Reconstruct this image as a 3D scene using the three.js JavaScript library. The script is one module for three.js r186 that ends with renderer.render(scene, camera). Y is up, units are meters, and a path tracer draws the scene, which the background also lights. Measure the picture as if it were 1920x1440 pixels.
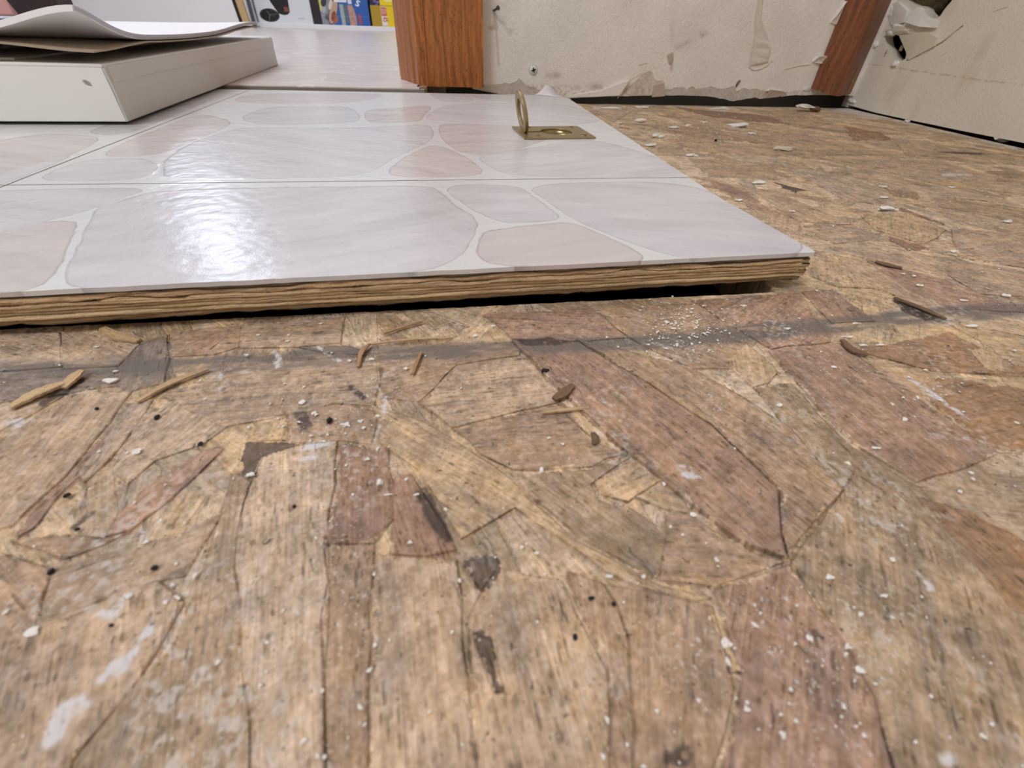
import * as THREE from 'three';
import { mergeGeometries } from 'three/addons/utils/BufferGeometryUtils.js';
import { RoundedBoxGeometry } from 'three/addons/geometries/RoundedBoxGeometry.js';
import { RectAreaLightUniformsLib } from 'three/addons/lights/RectAreaLightUniformsLib.js';

// ---------------------------------------------------------------- camera, lights, exposure
const scene = new THREE.Scene();
scene.background = new THREE.Color(0x000000);
const FPX = 822.64, CAM_H = 0.075;
const camera = new THREE.PerspectiveCamera(2 * Math.atan(720 / FPX) * 180 / Math.PI, 4 / 3, 0.004, 20);
camera.position.set(0, CAM_H, 0);
camera.rotation.set(-0.695693, -0.14689, 0.038569, 'YXZ');
camera.focus = 0.20;
camera.userData.fStop = 20;
camera.updateMatrixWorld(true);
scene.add(camera);

RectAreaLightUniformsLib.init();
const renderer = new THREE.WebGLRenderer({ antialias: true });
renderer.toneMapping = THREE.LinearToneMapping;
renderer.toneMappingExposure = 1.0;
renderer.shadowMap.enabled = true;

// lamp table: name, centre, width, height, look-at, colour, intensity (each becomes a fitting with a glowing face, see lampFitting)
const LAMPS = {
  closet: { pos: [-0.86, 1.5, 0.42], w: 0.6, h: 0.5, to: [0.1, 0, -0.35], color: 0xf8f9ff, power: 17 },
  hall: { pos: [-0.75, 2.36, -1.55], w: 0.7, h: 0.7, to: [-0.75, 0, -1.55], color: 0xf4f6ff, power: 13 },
  work: { pos: [-1.37, 1.12, -2.72], w: 0.27, h: 0.30, to: [-0.1, 0.1, -0.2], color: 0xdfeaff, power: 10 },
};

// ---------------------------------------------------------------- helpers
let seed = 20240611;
const rnd = () => { seed |= 0; seed = seed + 0x6D2B79F5 | 0; let t = Math.imul(seed ^ seed >>> 15, 1 | seed); t = t + Math.imul(t ^ t >>> 7, 61 | t) ^ t; return ((t ^ t >>> 14) >>> 0) / 4294967296; };
const rr = (a, b) => a + (b - a) * rnd();
const clamp = (v, a = 0, b = 1) => v < a ? a : v > b ? b : v;
const sm = (a, b, x) => { const t = clamp((x - a) / (b - a)); return t * t * (3 - 2 * t); };
const lerp = (a, b, t) => a + (b - a) * t;
const V = (x, y, z) => new THREE.Vector3(x, y, z);
// a photo pixel gives a direction; the surface the thing touches gives its distance
const RM = new THREE.Matrix4().makeRotationFromEuler(camera.rotation);
function ray(px, py) { return V(px - 960, 720 - py, -FPX).applyMatrix4(RM); }
function onY(px, py, y = 0) { const d = ray(px, py), t = (y - CAM_H) / d.y; return V(d.x * t, y, d.z * t); }
function onZ(px, py, z) { const d = ray(px, py), t = z / d.z; return V(d.x * t, CAM_H + d.y * t, z); }
function onX(px, py, x) { const d = ray(px, py), t = x / d.x; return V(x, CAM_H + d.y * t, d.z * t); }

const HT = new Float32Array(65536); for (let i = 0; i < 65536; i++) HT[i] = rnd();
function vn(x, y) {
  const xi = Math.floor(x), yi = Math.floor(y), fx = x - xi, fy = y - yi;
  const u = fx * fx * (3 - 2 * fx), v = fy * fy * (3 - 2 * fy);
  const a = (yi * 7919 + xi * 131) & 65535, b = (yi * 7919 + (xi + 1) * 131) & 65535, c = ((yi + 1) * 7919 + xi * 131) & 65535, d = ((yi + 1) * 7919 + (xi + 1) * 131) & 65535;
  return (HT[a] * (1 - u) + HT[b] * u) * (1 - v) + (HT[c] * (1 - u) + HT[d] * u) * v;
}
const fbm = (x, y, o = 4) => { let s = 0, a = .5, t = 0; for (let i = 0; i < o; i++) { s += a * vn(x, y); t += a; a *= .5; x = x * 2.03 + 17.3; y = y * 2.03 + 9.1; } return s / t; };

const taken = {};
function numbered(n) { if (!(n in taken)) { taken[n] = 0; return n; } taken[n]++; return n + '_' + String(taken[n]).padStart(3, '0'); }
function shade(o) { o.traverse(m => { if (m.isMesh) { m.castShadow = true; m.receiveShadow = true; } }); return o; }
function group(name, label, category, extra = {}) { const g = new THREE.Group(); g.name = numbered(name); g.userData = { label, category, ...extra }; scene.add(g); return g; }
function struct(name, label, category) { return group(name, label, category, { kind: 'structure' }); }
function part(parent, name, geo, mat, label) { const m = new THREE.Mesh(geo, mat); m.name = name; m.castShadow = m.receiveShadow = true; if (label) m.userData.label = label; parent.add(m); return m; }
function single(name, geo, mat, label, category, extra = {}) { const m = new THREE.Mesh(geo, mat); m.name = numbered(name); m.userData = { label, category, ...extra }; m.castShadow = m.receiveShadow = true; scene.add(m); return m; }
const box = (x0, y0, z0, x1, y1, z1) => new THREE.BoxGeometry(x1 - x0, y1 - y0, z1 - z0).translate((x0 + x1) / 2, (y0 + y1) / 2, (z0 + z1) / 2);
const rbox = (x0, y0, z0, x1, y1, z1, r = .002, s = 2) => new RoundedBoxGeometry(x1 - x0, y1 - y0, z1 - z0, s, r).translate((x0 + x1) / 2, (y0 + y1) / 2, (z0 + z1) / 2);
function mergeN(list) { return mergeGeometries(list.map(g => { const n = g.index ? g.toNonIndexed() : g; for (const k of Object.keys(n.attributes)) if (!['position', 'normal', 'uv'].includes(k)) n.deleteAttribute(k); return n; })); }
function geoFrom(pos, idx, uv) { const g = new THREE.BufferGeometry(); g.setAttribute('position', new THREE.Float32BufferAttribute(pos, 3)); if (uv) g.setAttribute('uv', new THREE.Float32BufferAttribute(uv, 2)); g.setIndex(idx); g.computeVertexNormals(); return g; }
const tubeAlong = (pts, r, seg = 24, rs = 6) => new THREE.TubeGeometry(new THREE.CatmullRomCurve3(pts), seg, r, rs, false);
// a lump: an icosahedron pushed about by noise, flattened
function lump(rx, ry, rz, detail = 1, rough = .35) {
  const g = new THREE.IcosahedronGeometry(1, detail), p = g.attributes.position, o = rr(0, 90);
  for (let i = 0; i < p.count; i++) { const x = p.getX(i), y = p.getY(i), z = p.getZ(i), k = 1 + rough * 2 * (vn(x * 1.7 + o + z, y * 1.7 + z * 1.3 + o) - .5); p.setXYZ(i, x * k * rx, y * k * ry, z * k * rz); }
  g.computeVertexNormals(); return g;
}

// ---------------------------------------------------------------- computed textures
function dataTex(arr, W, H, srgb) { const t = new THREE.DataTexture(arr, W, H, THREE.RGBAFormat); t.magFilter = THREE.LinearFilter; t.minFilter = THREE.LinearMipmapLinearFilter; t.generateMipmaps = true; t.wrapS = t.wrapT = THREE.ClampToEdgeWrapping; if (srgb) t.colorSpace = THREE.SRGBColorSpace; t.needsUpdate = true; return t; }
function makeTex(W, H, f, withBump) { // f(u,v) -> [r,g,b,height 0..1]
  const c = new Uint8Array(W * H * 4), b = withBump ? new Uint8Array(W * H * 4) : null;
  for (let j = 0; j < H; j++) for (let i = 0; i < W; i++) { const o = f((i + .5) / W, (j + .5) / H), k = (j * W + i) * 4; c[k] = clamp(o[0], 0, 255); c[k + 1] = clamp(o[1], 0, 255); c[k + 2] = clamp(o[2], 0, 255); c[k + 3] = 255; if (b) { const h = clamp(o[3]) * 255; b[k] = b[k + 1] = b[k + 2] = h; b[k + 3] = 255; } }
  return { map: dataTex(c, W, H, true), bumpMap: b ? dataTex(b, W, H, false) : null };
}
function fillPoly(buf, W, H, pts, val) { // pts in pixels of the map
  let y0 = Infinity, y1 = -Infinity; for (const p of pts) { y0 = Math.min(y0, p[1]); y1 = Math.max(y1, p[1]); }
  for (let y = Math.max(0, Math.ceil(y0)); y <= Math.min(H - 1, Math.floor(y1)); y++) {
    const xs = []; for (let i = 0, n = pts.length; i < n; i++) { const a = pts[i], b = pts[(i + 1) % n]; if ((a[1] <= y) !== (b[1] <= y)) xs.push(a[0] + (y - a[1]) / (b[1] - a[1]) * (b[0] - a[0])); }
    xs.sort((p, q) => p - q);
    for (let k = 0; k + 1 < xs.length; k += 2) for (let x = Math.max(0, Math.ceil(xs[k])); x <= Math.min(W - 1, Math.floor(xs[k + 1])); x++) buf[y * W + x] = val;
  }
}
function blur(src, W, H, r) { const t = new Float32Array(W * H), o = new Float32Array(W * H), n = 2 * r + 1; for (let y = 0; y < H; y++) { let s = 0; for (let x = -r; x <= r; x++) s += src[y * W + clamp(x, 0, W - 1)]; for (let x = 0; x < W; x++) { t[y * W + x] = s / n; s += src[y * W + Math.min(W - 1, x + r + 1)] - src[y * W + Math.max(0, x - r)]; } } for (let x = 0; x < W; x++) { let s = 0; for (let y = -r; y <= r; y++) s += t[clamp(y, 0, H - 1) * W + x]; for (let y = 0; y < H; y++) { o[y * W + x] = s / n; s += t[Math.min(H - 1, y + r + 1) * W + x] - t[Math.max(0, y - r) * W + x]; } } return o; }
function chaikin(p, n = 2, r0 = .25) { for (let k = 0; k < n; k++) { const o = [], r = k ? .25 : r0; for (let i = 0; i < p.length; i++) { const a = p[i], b = p[(i + 1) % p.length]; o.push([lerp(a[0], b[0], r), lerp(a[1], b[1], r)], [lerp(b[0], a[0], r), lerp(b[1], a[1], r)]); } p = o; } return p; }
// subdivide a polygon's edges and push the points about: the split, fibrous outline of a strand
function ragged(p, step, amp, f = 300) { const o = []; for (let i = 0; i < p.length; i++) { const a = p[i], b = p[(i + 1) % p.length], L = Math.hypot(b[0] - a[0], b[1] - a[1]), n = Math.max(1, Math.min(12, Math.round(L / step))); for (let k = 0; k < n; k++) { const t = k / n, x = lerp(a[0], b[0], t), y = lerp(a[1], b[1], t); o.push([x + amp * 2 * (vn(x * f, y * f) - .5), y + amp * 2 * (vn(x * f + 50, y * f + 31) - .5)]); } } return o; }

// ---------------------------------------------------------------- the strand board floor
// strands of the board that can be told apart: outline in the photograph (laid on the floor plane), colour, height above the board in mm
const C = { pale: [208, 184, 154], tan: [192, 165, 134], sand: [196, 167, 130], mid: [174, 143, 111], red: [164, 127, 104], dred: [134, 98, 78], orange: [152, 110, 72], grey: [134, 121, 108], dark: [92, 76, 62], olive: [162, 139, 107], straw: [208, 176, 130] };
const TR = [
  [[0, 622, 112, 622, 114, 684, 0, 700], 'pale', .5], [[114, 620, 250, 618, 266, 640, 222, 684, 114, 690], 'tan', .42], [[266, 640, 312, 626, 316, 672, 312, 716, 232, 736, 212, 706, 236, 672], 'grey', .35],
  [[316, 624, 470, 606, 452, 648, 400, 664, 318, 668], 'mid', .5], [[345, 648, 420, 618, 436, 622, 392, 655, 356, 658], 'red', .62], [[452, 606, 650, 592, 640, 640, 560, 650, 450, 652], 'tan', .55],
  [[0, 700, 114, 690, 210, 690, 222, 720, 130, 735, 40, 745, 0, 768], 'grey', .3], [[0, 770, 60, 742, 118, 742, 0, 852], 'pale', .3], [[0, 860, 132, 738, 246, 732, 150, 860, 20, 985, 0, 1000], 'tan', .55],
  [[22, 990, 150, 862, 216, 792, 228, 800, 182, 860, 110, 930, 62, 985, 30, 1004], 'red', .35], [[150, 884, 250, 755, 286, 748, 262, 790, 205, 862, 160, 904], 'pale', .7], [[270, 770, 330, 742, 430, 738, 478, 764, 380, 832, 290, 862, 240, 905, 210, 880], 'pale', .45],
  [[396, 836, 420, 842, 370, 884, 250, 988, 196, 1004, 222, 958, 330, 868], 'red', .5], [[478, 802, 536, 770, 540, 822, 478, 826], 'straw', .4], [[300, 740, 480, 680, 640, 660, 720, 690, 700, 760, 620, 752, 560, 770, 480, 790, 420, 800], 'tan', .4],
  [[540, 775, 640, 755, 706, 770, 700, 830, 640, 826, 545, 826], 'mid', .35], [[452, 832, 522, 826, 560, 828, 515, 872, 480, 892, 444, 888], 'dark', .2], [[498, 852, 560, 832, 634, 826, 620, 950, 613, 1200, 607, 1440, 470, 1440, 455, 1200, 440, 1000, 470, 900], 'pale', .75],
  [[440, 880, 470, 900, 440, 1000, 455, 1200, 470, 1440, 300, 1440, 322, 1220, 380, 1060, 420, 950], 'sand', .6], [[636, 832, 728, 836, 744, 960, 702, 1018, 616, 1022, 622, 950], 'dred', .45], [[738, 884, 772, 890, 862, 1030, 800, 1044, 736, 1040], 'dred', .5],
  [[696, 760, 800, 788, 962, 900, 1082, 1010, 1240, 1098, 1332, 1112, 1300, 1136, 1132, 1070, 962, 952, 866, 1010, 782, 880, 716, 830], 'straw', .65], [[856, 682, 980, 668, 1058, 738, 1046, 752, 850, 800, 790, 756], 'tan', .6], [[852, 802, 1050, 758, 1126, 774, 1178, 850, 1104, 870, 962, 884, 900, 852], 'mid', .45],
  [[700, 664, 830, 640, 980, 640, 976, 664, 856, 680, 788, 752, 716, 744], 'mid', .4], [[1064, 776, 1086, 766, 1120, 800, 1182, 846, 1176, 854, 1122, 832], 'straw', .6], [[1118, 902, 1188, 862, 1240, 896, 1182, 940, 1124, 926], 'straw', .7], [[1194, 930, 1246, 902, 1300, 958, 1246, 952], 'sand', .65],
  [[962, 890, 1104, 876, 1180, 858, 1112, 906, 1126, 936, 1180, 950, 1280, 1010, 1232, 1086, 1088, 1004], 'olive', .3], [[1250, 956, 1300, 962, 1392, 1030, 1470, 1056, 1340, 1100, 1236, 1088], 'mid', .4],
  [[905, 588, 1112, 578, 1180, 632, 1060, 640, 962, 634], 'red', .6], [[962, 640, 1080, 640, 1180, 700, 1330, 800, 1460, 920, 1470, 1050, 1392, 1020, 1286, 938, 1168, 842, 1060, 740], 'red', 1.05], [[1080, 636, 1300, 692, 1480, 800, 1600, 882, 1472, 1046, 1464, 920, 1332, 800, 1182, 700], 'mid', 1.1],
  [[1112, 578, 1300, 566, 1420, 640, 1370, 690, 1300, 690, 1190, 636], 'mid', .5], [[1364, 672, 1402, 642, 1460, 696, 1442, 716, 1410, 724, 1374, 694], 'straw', .7], [[1300, 564, 1500, 546, 1560, 640, 1444, 652, 1424, 640], 'red', .55],
  [[1440, 656, 1572, 642, 1760, 770, 1872, 852, 1722, 902, 1600, 832, 1500, 722], 'red', .7], [[1480, 714, 1600, 840, 1722, 912, 1902, 1082, 1920, 1110, 1920, 1240, 1762, 1080, 1700, 1000, 1562, 902, 1420, 730], 'olive', .55], [[1762, 704, 1920, 740, 1960, 860, 1870, 848, 1800, 800, 1738, 736], 'orange', .35],
  [[1604, 652, 1784, 622, 1902, 682, 1960, 712, 1752, 694, 1622, 662], 'orange', .5], [[1818, 656, 1860, 650, 1904, 692, 1850, 692], 'straw', .55], [[1505, 546, 1560, 540, 1640, 600, 1560, 604], 'red', .4], [[1612, 690, 1740, 700, 1796, 742, 1750, 752, 1680, 720], 'mid', .3],
  [[1512, 484, 1560, 476, 1622, 502, 1644, 540, 1572, 536, 1510, 512], 'straw', .6], [[1562, 474, 1660, 502, 1790, 596, 1840, 640, 1780, 606, 1602, 514], 'sand', .7], [[1626, 488, 1762, 520, 1902, 572, 1960, 590, 1782, 578, 1702, 542], 'red', .45], [[1674, 558, 1722, 574, 1742, 592, 1702, 586], 'dark', .2],
  [[0, 1200, 300, 1088, 342, 1132, 256, 1286, 132, 1420, 100, 1440, 0, 1440], 'tan', .8], [[132, 1424, 254, 1286, 312, 1204, 330, 1200, 302, 1440, 120, 1440], 'olive', .4], [[0, 1012, 104, 1060, 62, 1180, 0, 1206], 'mid', .6], [[104, 1052, 330, 1000, 420, 960, 340, 1084, 290, 1090, 70, 1180], 'tan', .45],
  [[613, 1026, 702, 1020, 694, 1200, 690, 1440, 607, 1440], 'mid', .35], [[704, 1042, 862, 1048, 872, 1200, 900, 1440, 692, 1440, 696, 1200], 'tan', .6], [[868, 1050, 932, 1042, 940, 1112, 926, 1146, 902, 1102], 'dark', .15], [[932, 1060, 1052, 1090, 1142, 1262, 1160, 1440, 902, 1440, 882, 1150], 'sand', .55],
  [[1060, 1074, 1130, 1090, 1182, 1200, 1200, 1440, 1162, 1440, 1144, 1262], 'mid', .4], [[1132, 1092, 1332, 1130, 1384, 1292, 1302, 1440, 1202, 1440, 1184, 1200], 'mid', .5], [[1338, 1104, 1480, 1062, 1642, 1300, 1702, 1440, 1322, 1440, 1392, 1300], 'red', .45], [[1482, 1052, 1602, 886, 1722, 962, 1920, 1200, 1960, 1440, 1704, 1440, 1644, 1300], 'olive', .6],
  [[1722, 930, 1822, 962, 1960, 1070, 1960, 1200, 1900, 1140], 'orange', .3], [[890, 1188, 926, 1194, 946, 1290, 926, 1292], 'dark', .62], [[560, 650, 640, 642, 700, 664, 640, 664], 'grey', .3], [[120, 1000, 196, 1006, 250, 990, 120, 1046, 20, 1010], 'mid', .3],
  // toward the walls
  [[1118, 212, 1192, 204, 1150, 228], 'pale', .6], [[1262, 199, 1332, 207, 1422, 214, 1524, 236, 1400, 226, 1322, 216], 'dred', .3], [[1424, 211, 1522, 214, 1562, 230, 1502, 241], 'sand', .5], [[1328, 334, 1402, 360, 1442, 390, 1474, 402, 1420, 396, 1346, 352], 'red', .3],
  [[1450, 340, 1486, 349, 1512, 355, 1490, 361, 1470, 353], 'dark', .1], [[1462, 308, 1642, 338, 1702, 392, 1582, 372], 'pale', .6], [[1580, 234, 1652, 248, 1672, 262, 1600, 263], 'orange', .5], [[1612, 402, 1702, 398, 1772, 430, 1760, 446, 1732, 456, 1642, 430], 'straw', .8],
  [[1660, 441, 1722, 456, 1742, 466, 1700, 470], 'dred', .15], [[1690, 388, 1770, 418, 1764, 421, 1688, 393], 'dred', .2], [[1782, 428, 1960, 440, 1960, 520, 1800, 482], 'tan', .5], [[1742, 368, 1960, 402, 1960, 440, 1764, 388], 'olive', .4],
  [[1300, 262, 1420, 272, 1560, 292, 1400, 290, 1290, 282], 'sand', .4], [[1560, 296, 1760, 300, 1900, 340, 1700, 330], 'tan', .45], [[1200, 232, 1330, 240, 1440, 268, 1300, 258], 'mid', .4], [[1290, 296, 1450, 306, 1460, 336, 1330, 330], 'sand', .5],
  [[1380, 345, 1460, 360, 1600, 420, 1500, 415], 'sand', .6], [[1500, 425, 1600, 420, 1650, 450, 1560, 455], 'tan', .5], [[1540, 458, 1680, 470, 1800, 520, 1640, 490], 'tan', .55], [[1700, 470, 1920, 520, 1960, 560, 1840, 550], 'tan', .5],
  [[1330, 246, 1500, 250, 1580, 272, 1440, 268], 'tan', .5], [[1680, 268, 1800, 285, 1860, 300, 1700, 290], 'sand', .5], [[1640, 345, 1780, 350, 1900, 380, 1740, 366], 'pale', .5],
];
function pca(p) { let mx = 0, mz = 0; for (const q of p) { mx += q[0]; mz += q[1]; } mx /= p.length; mz /= p.length; let a = 0, b = 0, c = 0; for (const q of p) { const x = q[0] - mx, z = q[1] - mz; a += x * x; b += x * z; c += z * z; } return { mx, mz, ang: .5 * Math.atan2(2 * b, a - c) }; }
const strands = [];
// the board's face between the traced strands: strands laid every way
for (let i = 0; i < 2300; i++) {
  const ex = i < 800, x = ex ? rr(2.95, 3.45) : rr(-.2, .52), z = ex ? rr(2.95, 3.45) : rr(-.62, .02), L = rr(.03, .085), w = rr(.006, .02), a = (rnd() < .7 ? rr(-.5, .9) + (x > .1 && x < 1 ? .5 : 1.1) : rr(0, 3.14)), ca = Math.cos(a), sa = Math.sin(a), n = [];
  for (const [u, v] of [[-L / 2, -w / 2], [0, -w / 2 * rr(.8, 1.15)], [L / 2, -w / 2 * rr(.5, 1)], [L / 2 * rr(.85, 1.15), w / 2 * rr(.5, 1)], [0, w / 2 * rr(.8, 1.15)], [-L / 2 * rr(.85, 1.15), w / 2]]) n.push([x + u * ca - v * sa, z + u * sa + v * ca]);
  const k = ['tan', 'sand', 'pale', 'straw', 'pale', 'mid', 'sand', 'straw'][Math.floor(rnd() * 8)];
  const t = rr(.9, 1.08); strands.push({ p: ragged(n, .006, .0008), col: C[k].map((c, i) => lerp([202, 175, 139][i], c, .6) * t), h: rr(.02, .3), ang: a, o: rr(0, 500), geo: i > 2130 && x > .135 });
}
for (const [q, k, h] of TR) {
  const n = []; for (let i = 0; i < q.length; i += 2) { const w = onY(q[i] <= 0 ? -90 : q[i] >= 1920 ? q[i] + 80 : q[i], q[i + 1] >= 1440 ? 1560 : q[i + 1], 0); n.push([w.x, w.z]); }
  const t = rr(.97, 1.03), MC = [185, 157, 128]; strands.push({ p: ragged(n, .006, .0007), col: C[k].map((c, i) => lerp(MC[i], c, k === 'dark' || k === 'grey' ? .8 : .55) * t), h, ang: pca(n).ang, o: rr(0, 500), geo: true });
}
const P2 = (list) => list.map(([a, b]) => { const w = onY(a, b, 0); return [w.x, w.z]; });
// rubbed-on white compound and scuffs, dirt marks and a hollow whose shade is painted dark: outlines in the photograph, laid on the floor
const SMEAR = [[[715, 742], [732, 738], [726, 775], [700, 835], [688, 850], [692, 828], [712, 780]], [[0, 790], [40, 778], [70, 780], [20, 810]], [[165, 1150], [232, 1118], [248, 1130], [225, 1165], [170, 1160]], [[230, 1110], [246, 1108], [246, 1128], [232, 1128]],
  [[36, 1182], [70, 1178], [74, 1198], [40, 1200]], [[60, 1132], [78, 1130], [76, 1150], [60, 1152]], [[90, 1330], [160, 1290], [180, 1310], [130, 1380], [60, 1430]], [[150, 1290], [250, 1200], [290, 1150], [300, 1170], [230, 1270]], [[560, 828], [625, 820], [636, 834], [560, 850]], [[560, 852], [600, 848], [596, 862], [555, 866]],
  [[1550, 948], [1562, 950], [1598, 982], [1580, 982]], [[1710, 1068], [1728, 1070], [1762, 1108], [1740, 1114]], [[1660, 1085], [1690, 1090], [1680, 1118], [1662, 1105]], [[1690, 703], [1700, 700], [1770, 745], [1830, 790], [1822, 790], [1748, 745]], [[640, 836], [652, 832], [660, 860], [646, 868]],
  [[1255, 870], [1300, 872], [1325, 905], [1280, 900]], [[404, 694], [420, 688], [416, 742], [408, 742]], [[1750, 1405], [1790, 1400], [1810, 1440], [1760, 1440]], [[505, 655], [520, 650], [535, 690], [512, 690]], [[575, 640], [590, 640], [650, 680], [635, 684]],
  [[1410, 341], [1430, 342], [1428, 347], [1412, 346]], [[1645, 388], [1662, 387], [1680, 396], [1660, 398]], [[1760, 324], [1820, 325], [1826, 330], [1764, 330]], [[1330, 202], [1370, 202], [1368, 206], [1332, 206]], [[1110, 200], [1165, 199], [1166, 204], [1112, 204]]].map(P2);
const DIRT_AND_HOLLOW = [[[1240, 1405], [1292, 1385], [1300, 1440], [1230, 1440]], [[1680, 562], [1742, 588], [1770, 600], [1736, 600], [1690, 580]], [[545, 772], [575, 768], [588, 800], [560, 815]], [[640, 720], [660, 718], [690, 745], [676, 750]], [[130, 980], [176, 948], [180, 958], [120, 1000]], [[1090, 642], [1030, 652], [975, 650], [968, 636], [1030, 630]],
  [[66, 756], [128, 714], [162, 702], [150, 724], [100, 748], [80, 764]], [[1740, 284], [1800, 283], [1840, 285], [1860, 288], [1800, 289]], [[770, 920], [800, 905], [850, 1010], [830, 1030]]].map(P2);  // first outline here paints the shaded hollow under the left splinters
const bandZ = (x) => -.1055 - .00006 / .001 * 0 - (x > .06 ? (x - .06) * .075 : 0);
function floorMap(x0, z0, w, d, W, H) {
  const id = new Int16Array(W * H).fill(0), tx = (p) => p.map(([x, z]) => [(x - x0) / w * W, (z - z0) / d * H]);
  strands.forEach((s, i) => fillPoly(id, W, H, tx(s.p), i));
  const wm = new Float32Array(W * H), dm = new Float32Array(W * H);
  for (const s of SMEAR) fillPoly(wm, W, H, tx(s), 1);
  for (const s of DIRT_AND_HOLLOW) fillPoly(dm, W, H, tx(s), 1);
  const wb = blur(wm, W, H, 5), db = blur(dm, W, H, 4);
  const c = new Uint8Array(W * H * 4), b = new Uint8Array(W * H * 4);
  for (let j = 0; j < H; j++) for (let i = 0; i < W; i++) {
    const k = j * W + i, wu = (vn(i * .055, j * .055) - .5) * 11 + (vn(i * .31, j * .31) - .5) * 5, wv2 = (vn(i * .055 + 40, j * .055) - .5) * 11 + (vn(i * .31 + 9, j * .31) - .5) * 5, kk = clamp(Math.round(j + wv2), 0, H - 1) * W + clamp(Math.round(i + wu), 0, W - 1), s = strands[id[kk]], X = x0 + (i + .5) / W * w, Z = z0 + (j + .5) / H * d, ca = Math.cos(s.ang), sa = Math.sin(s.ang);
    const u = (X * ca + Z * sa) * 1000 + s.o, v = (-X * sa + Z * ca) * 1000 + s.o * .7, mx = X * 1000, mz = Z * 1000;
    const vv = v + .5 * vn(u * .09, v * .3);
    const fine = vn(vv * 3.1, u * .22), st = fbm(vv * .7, u * .035, 3), blot = fbm(mx * .16, mz * .16, 3), fuzz = vn(mx * 2.3, mz * 2.3);
    const pore = sm(.72, .88, vn(vv * 2.2 + 7, u * .55)) * sm(.35, .7, vn(vv * .35 + 3, u * .12));
    const spot = fbm(mx * .75 + 12, mz * .75, 3); let g = 1 + .15 * (fine - .5) + .22 * (st - .5) +   .34 * (blot - .5) + .16 * (fuzz - .5) + .30 * (spot - .5) - .20 * pore;
    let warm = (st - .5) * 10 + (blot - .5) * 12 - (spot - .5) * 26;
    let R = s.col[0] * g, G = s.col[1] * g - warm * .35, B = s.col[2] * g - warm;
    // joint between two strands: packed with dirt
    const e = id[k] !== id[Math.min(W * H - 1, k + 1)] || id[k] !== id[Math.min(W * H - 1, k + W)] || id[k] !== id[Math.min(W * H - 1, k + 2)];
    if (e) { const q = .42 * sm(.6, .85, vn(mx * .16 + 3, mz * .16)) * (s.geo ? 1 : .5); R *= 1 - q * .75; G *= 1 - q * .78; B *= 1 - q * .8; }
    // grey adhesive dirt where the old floor's seam ran, one line near and one far
    let m = 0;
    { const dz = (Z - bandZ(X)) * 1000 + 3.2 * (fbm(mx * .11, mz * .2, 3) - .5); m = (1 - sm(2.2, 6.2, Math.abs(dz))) * (.3 + .7 * sm(.3, .55, fbm(mx * .07 + 40, mz * .3, 3))); if (X > .19) m *= 1; }
    { const dz = (Z + .346 + (X - .3) * .02) * 1000 + 2 * (vn(mx * .1, 3) - .5); m = Math.max(m, (1 - sm(.8, 2.6, Math.abs(dz))) * .5 * sm(.3, .6, vn(mx * .06, 11))); }
    m = clamp(m * (.75 + .5 * fuzz)) * .82;
    R = lerp(R, 112, m); G = lerp(G, 103, m); B = lerp(B, 94, m);
    const dd = sm(.3, .8, db[k] * (.2 + 1.3 * fbm(mx * .6, mz * .6, 4))) * .75; R = lerp(R, 62, dd); G = lerp(G, 50, dd); B = lerp(B, 42, dd);
    // white compound: smears, film and scattered fine dust
    let wq = sm(.42, .95, wb[k] * (.1 + 1.5 * fbm(mx * .8, mz * .8, 4))) * .9;
    const film = sm(.56, .82, fbm(mx * .05 + 9, mz * .05 + 4, 3)) * sm(.5, .75, fbm(mx * .9, mz * .9, 3)) * .55;
    const grit = sm(.83, .9, vn(mx * 2.1 + 77, mz * 2.1)) * sm(.5, .75, fbm(mx * .045 + 31, mz * .045, 2)) * .7;
    const wallside = (1 - sm(.006, .02, .503 - X)) * sm(.3, .6, fbm(mx * .12, mz * .12, 3)) + (1 - sm(.003, .01, Z + .592)) * sm(.52, .68, fbm(mx * .1, mz * .1, 3)) + (1 - sm(.01, .035, Math.hypot(X - .49, (Z + .57) * .5)));
    wq = clamp(Math.max(wq, film, grit, clamp(wallside) * .75 * (Z < -.18 ? 1 : 0)));
    R = lerp(R, 226, wq); G = lerp(G, 222, wq); B = lerp(B, 216, wq);
    const speck = vn(mx * 1.3 + 5, mz * 1.3 + 8) > .955 ? .5 : 0; R *= 1 - speck; G *= 1 - speck; B *= 1 - speck;
    R *= .955; G *= .965; B *= 1.0;
    const o = k * 4; c[o] = clamp(R, 0, 255); c[o + 1] = clamp(G, 0, 255); c[o + 2] = clamp(B, 0, 255); c[o + 3] = 255;
    const hh = clamp(.35 + .35 * (s.h) + .16 * (fine - .5) + .25 * (st - .5) + .3 * (blot - .5) - .2 * pore + .12 * wq - (e ? .18 : 0)) * 255; b[o] = b[o + 1] = b[o + 2] = hh; b[o + 3] = 255;
  }
  return { x0, z0, w, d, mat: new THREE.MeshStandardMaterial({ map: dataTex(c, W, H, true), bumpMap: dataTex(b, W, H, false), bumpScale: .0009, roughness: .72 }) };
}
const NEAR = floorMap(-.15, -.175, .36, .195, 2048, 1112), FAR = floorMap(.09, -.60, .43, .49, 1664, 1896);
const REST = floorMap(3, 3, .4, .4, 1024, 1024); for (const q of [REST.mat.map, REST.mat.bumpMap]) q.wrapS = q.wrapT = THREE.MirroredRepeatWrapping;
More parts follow.
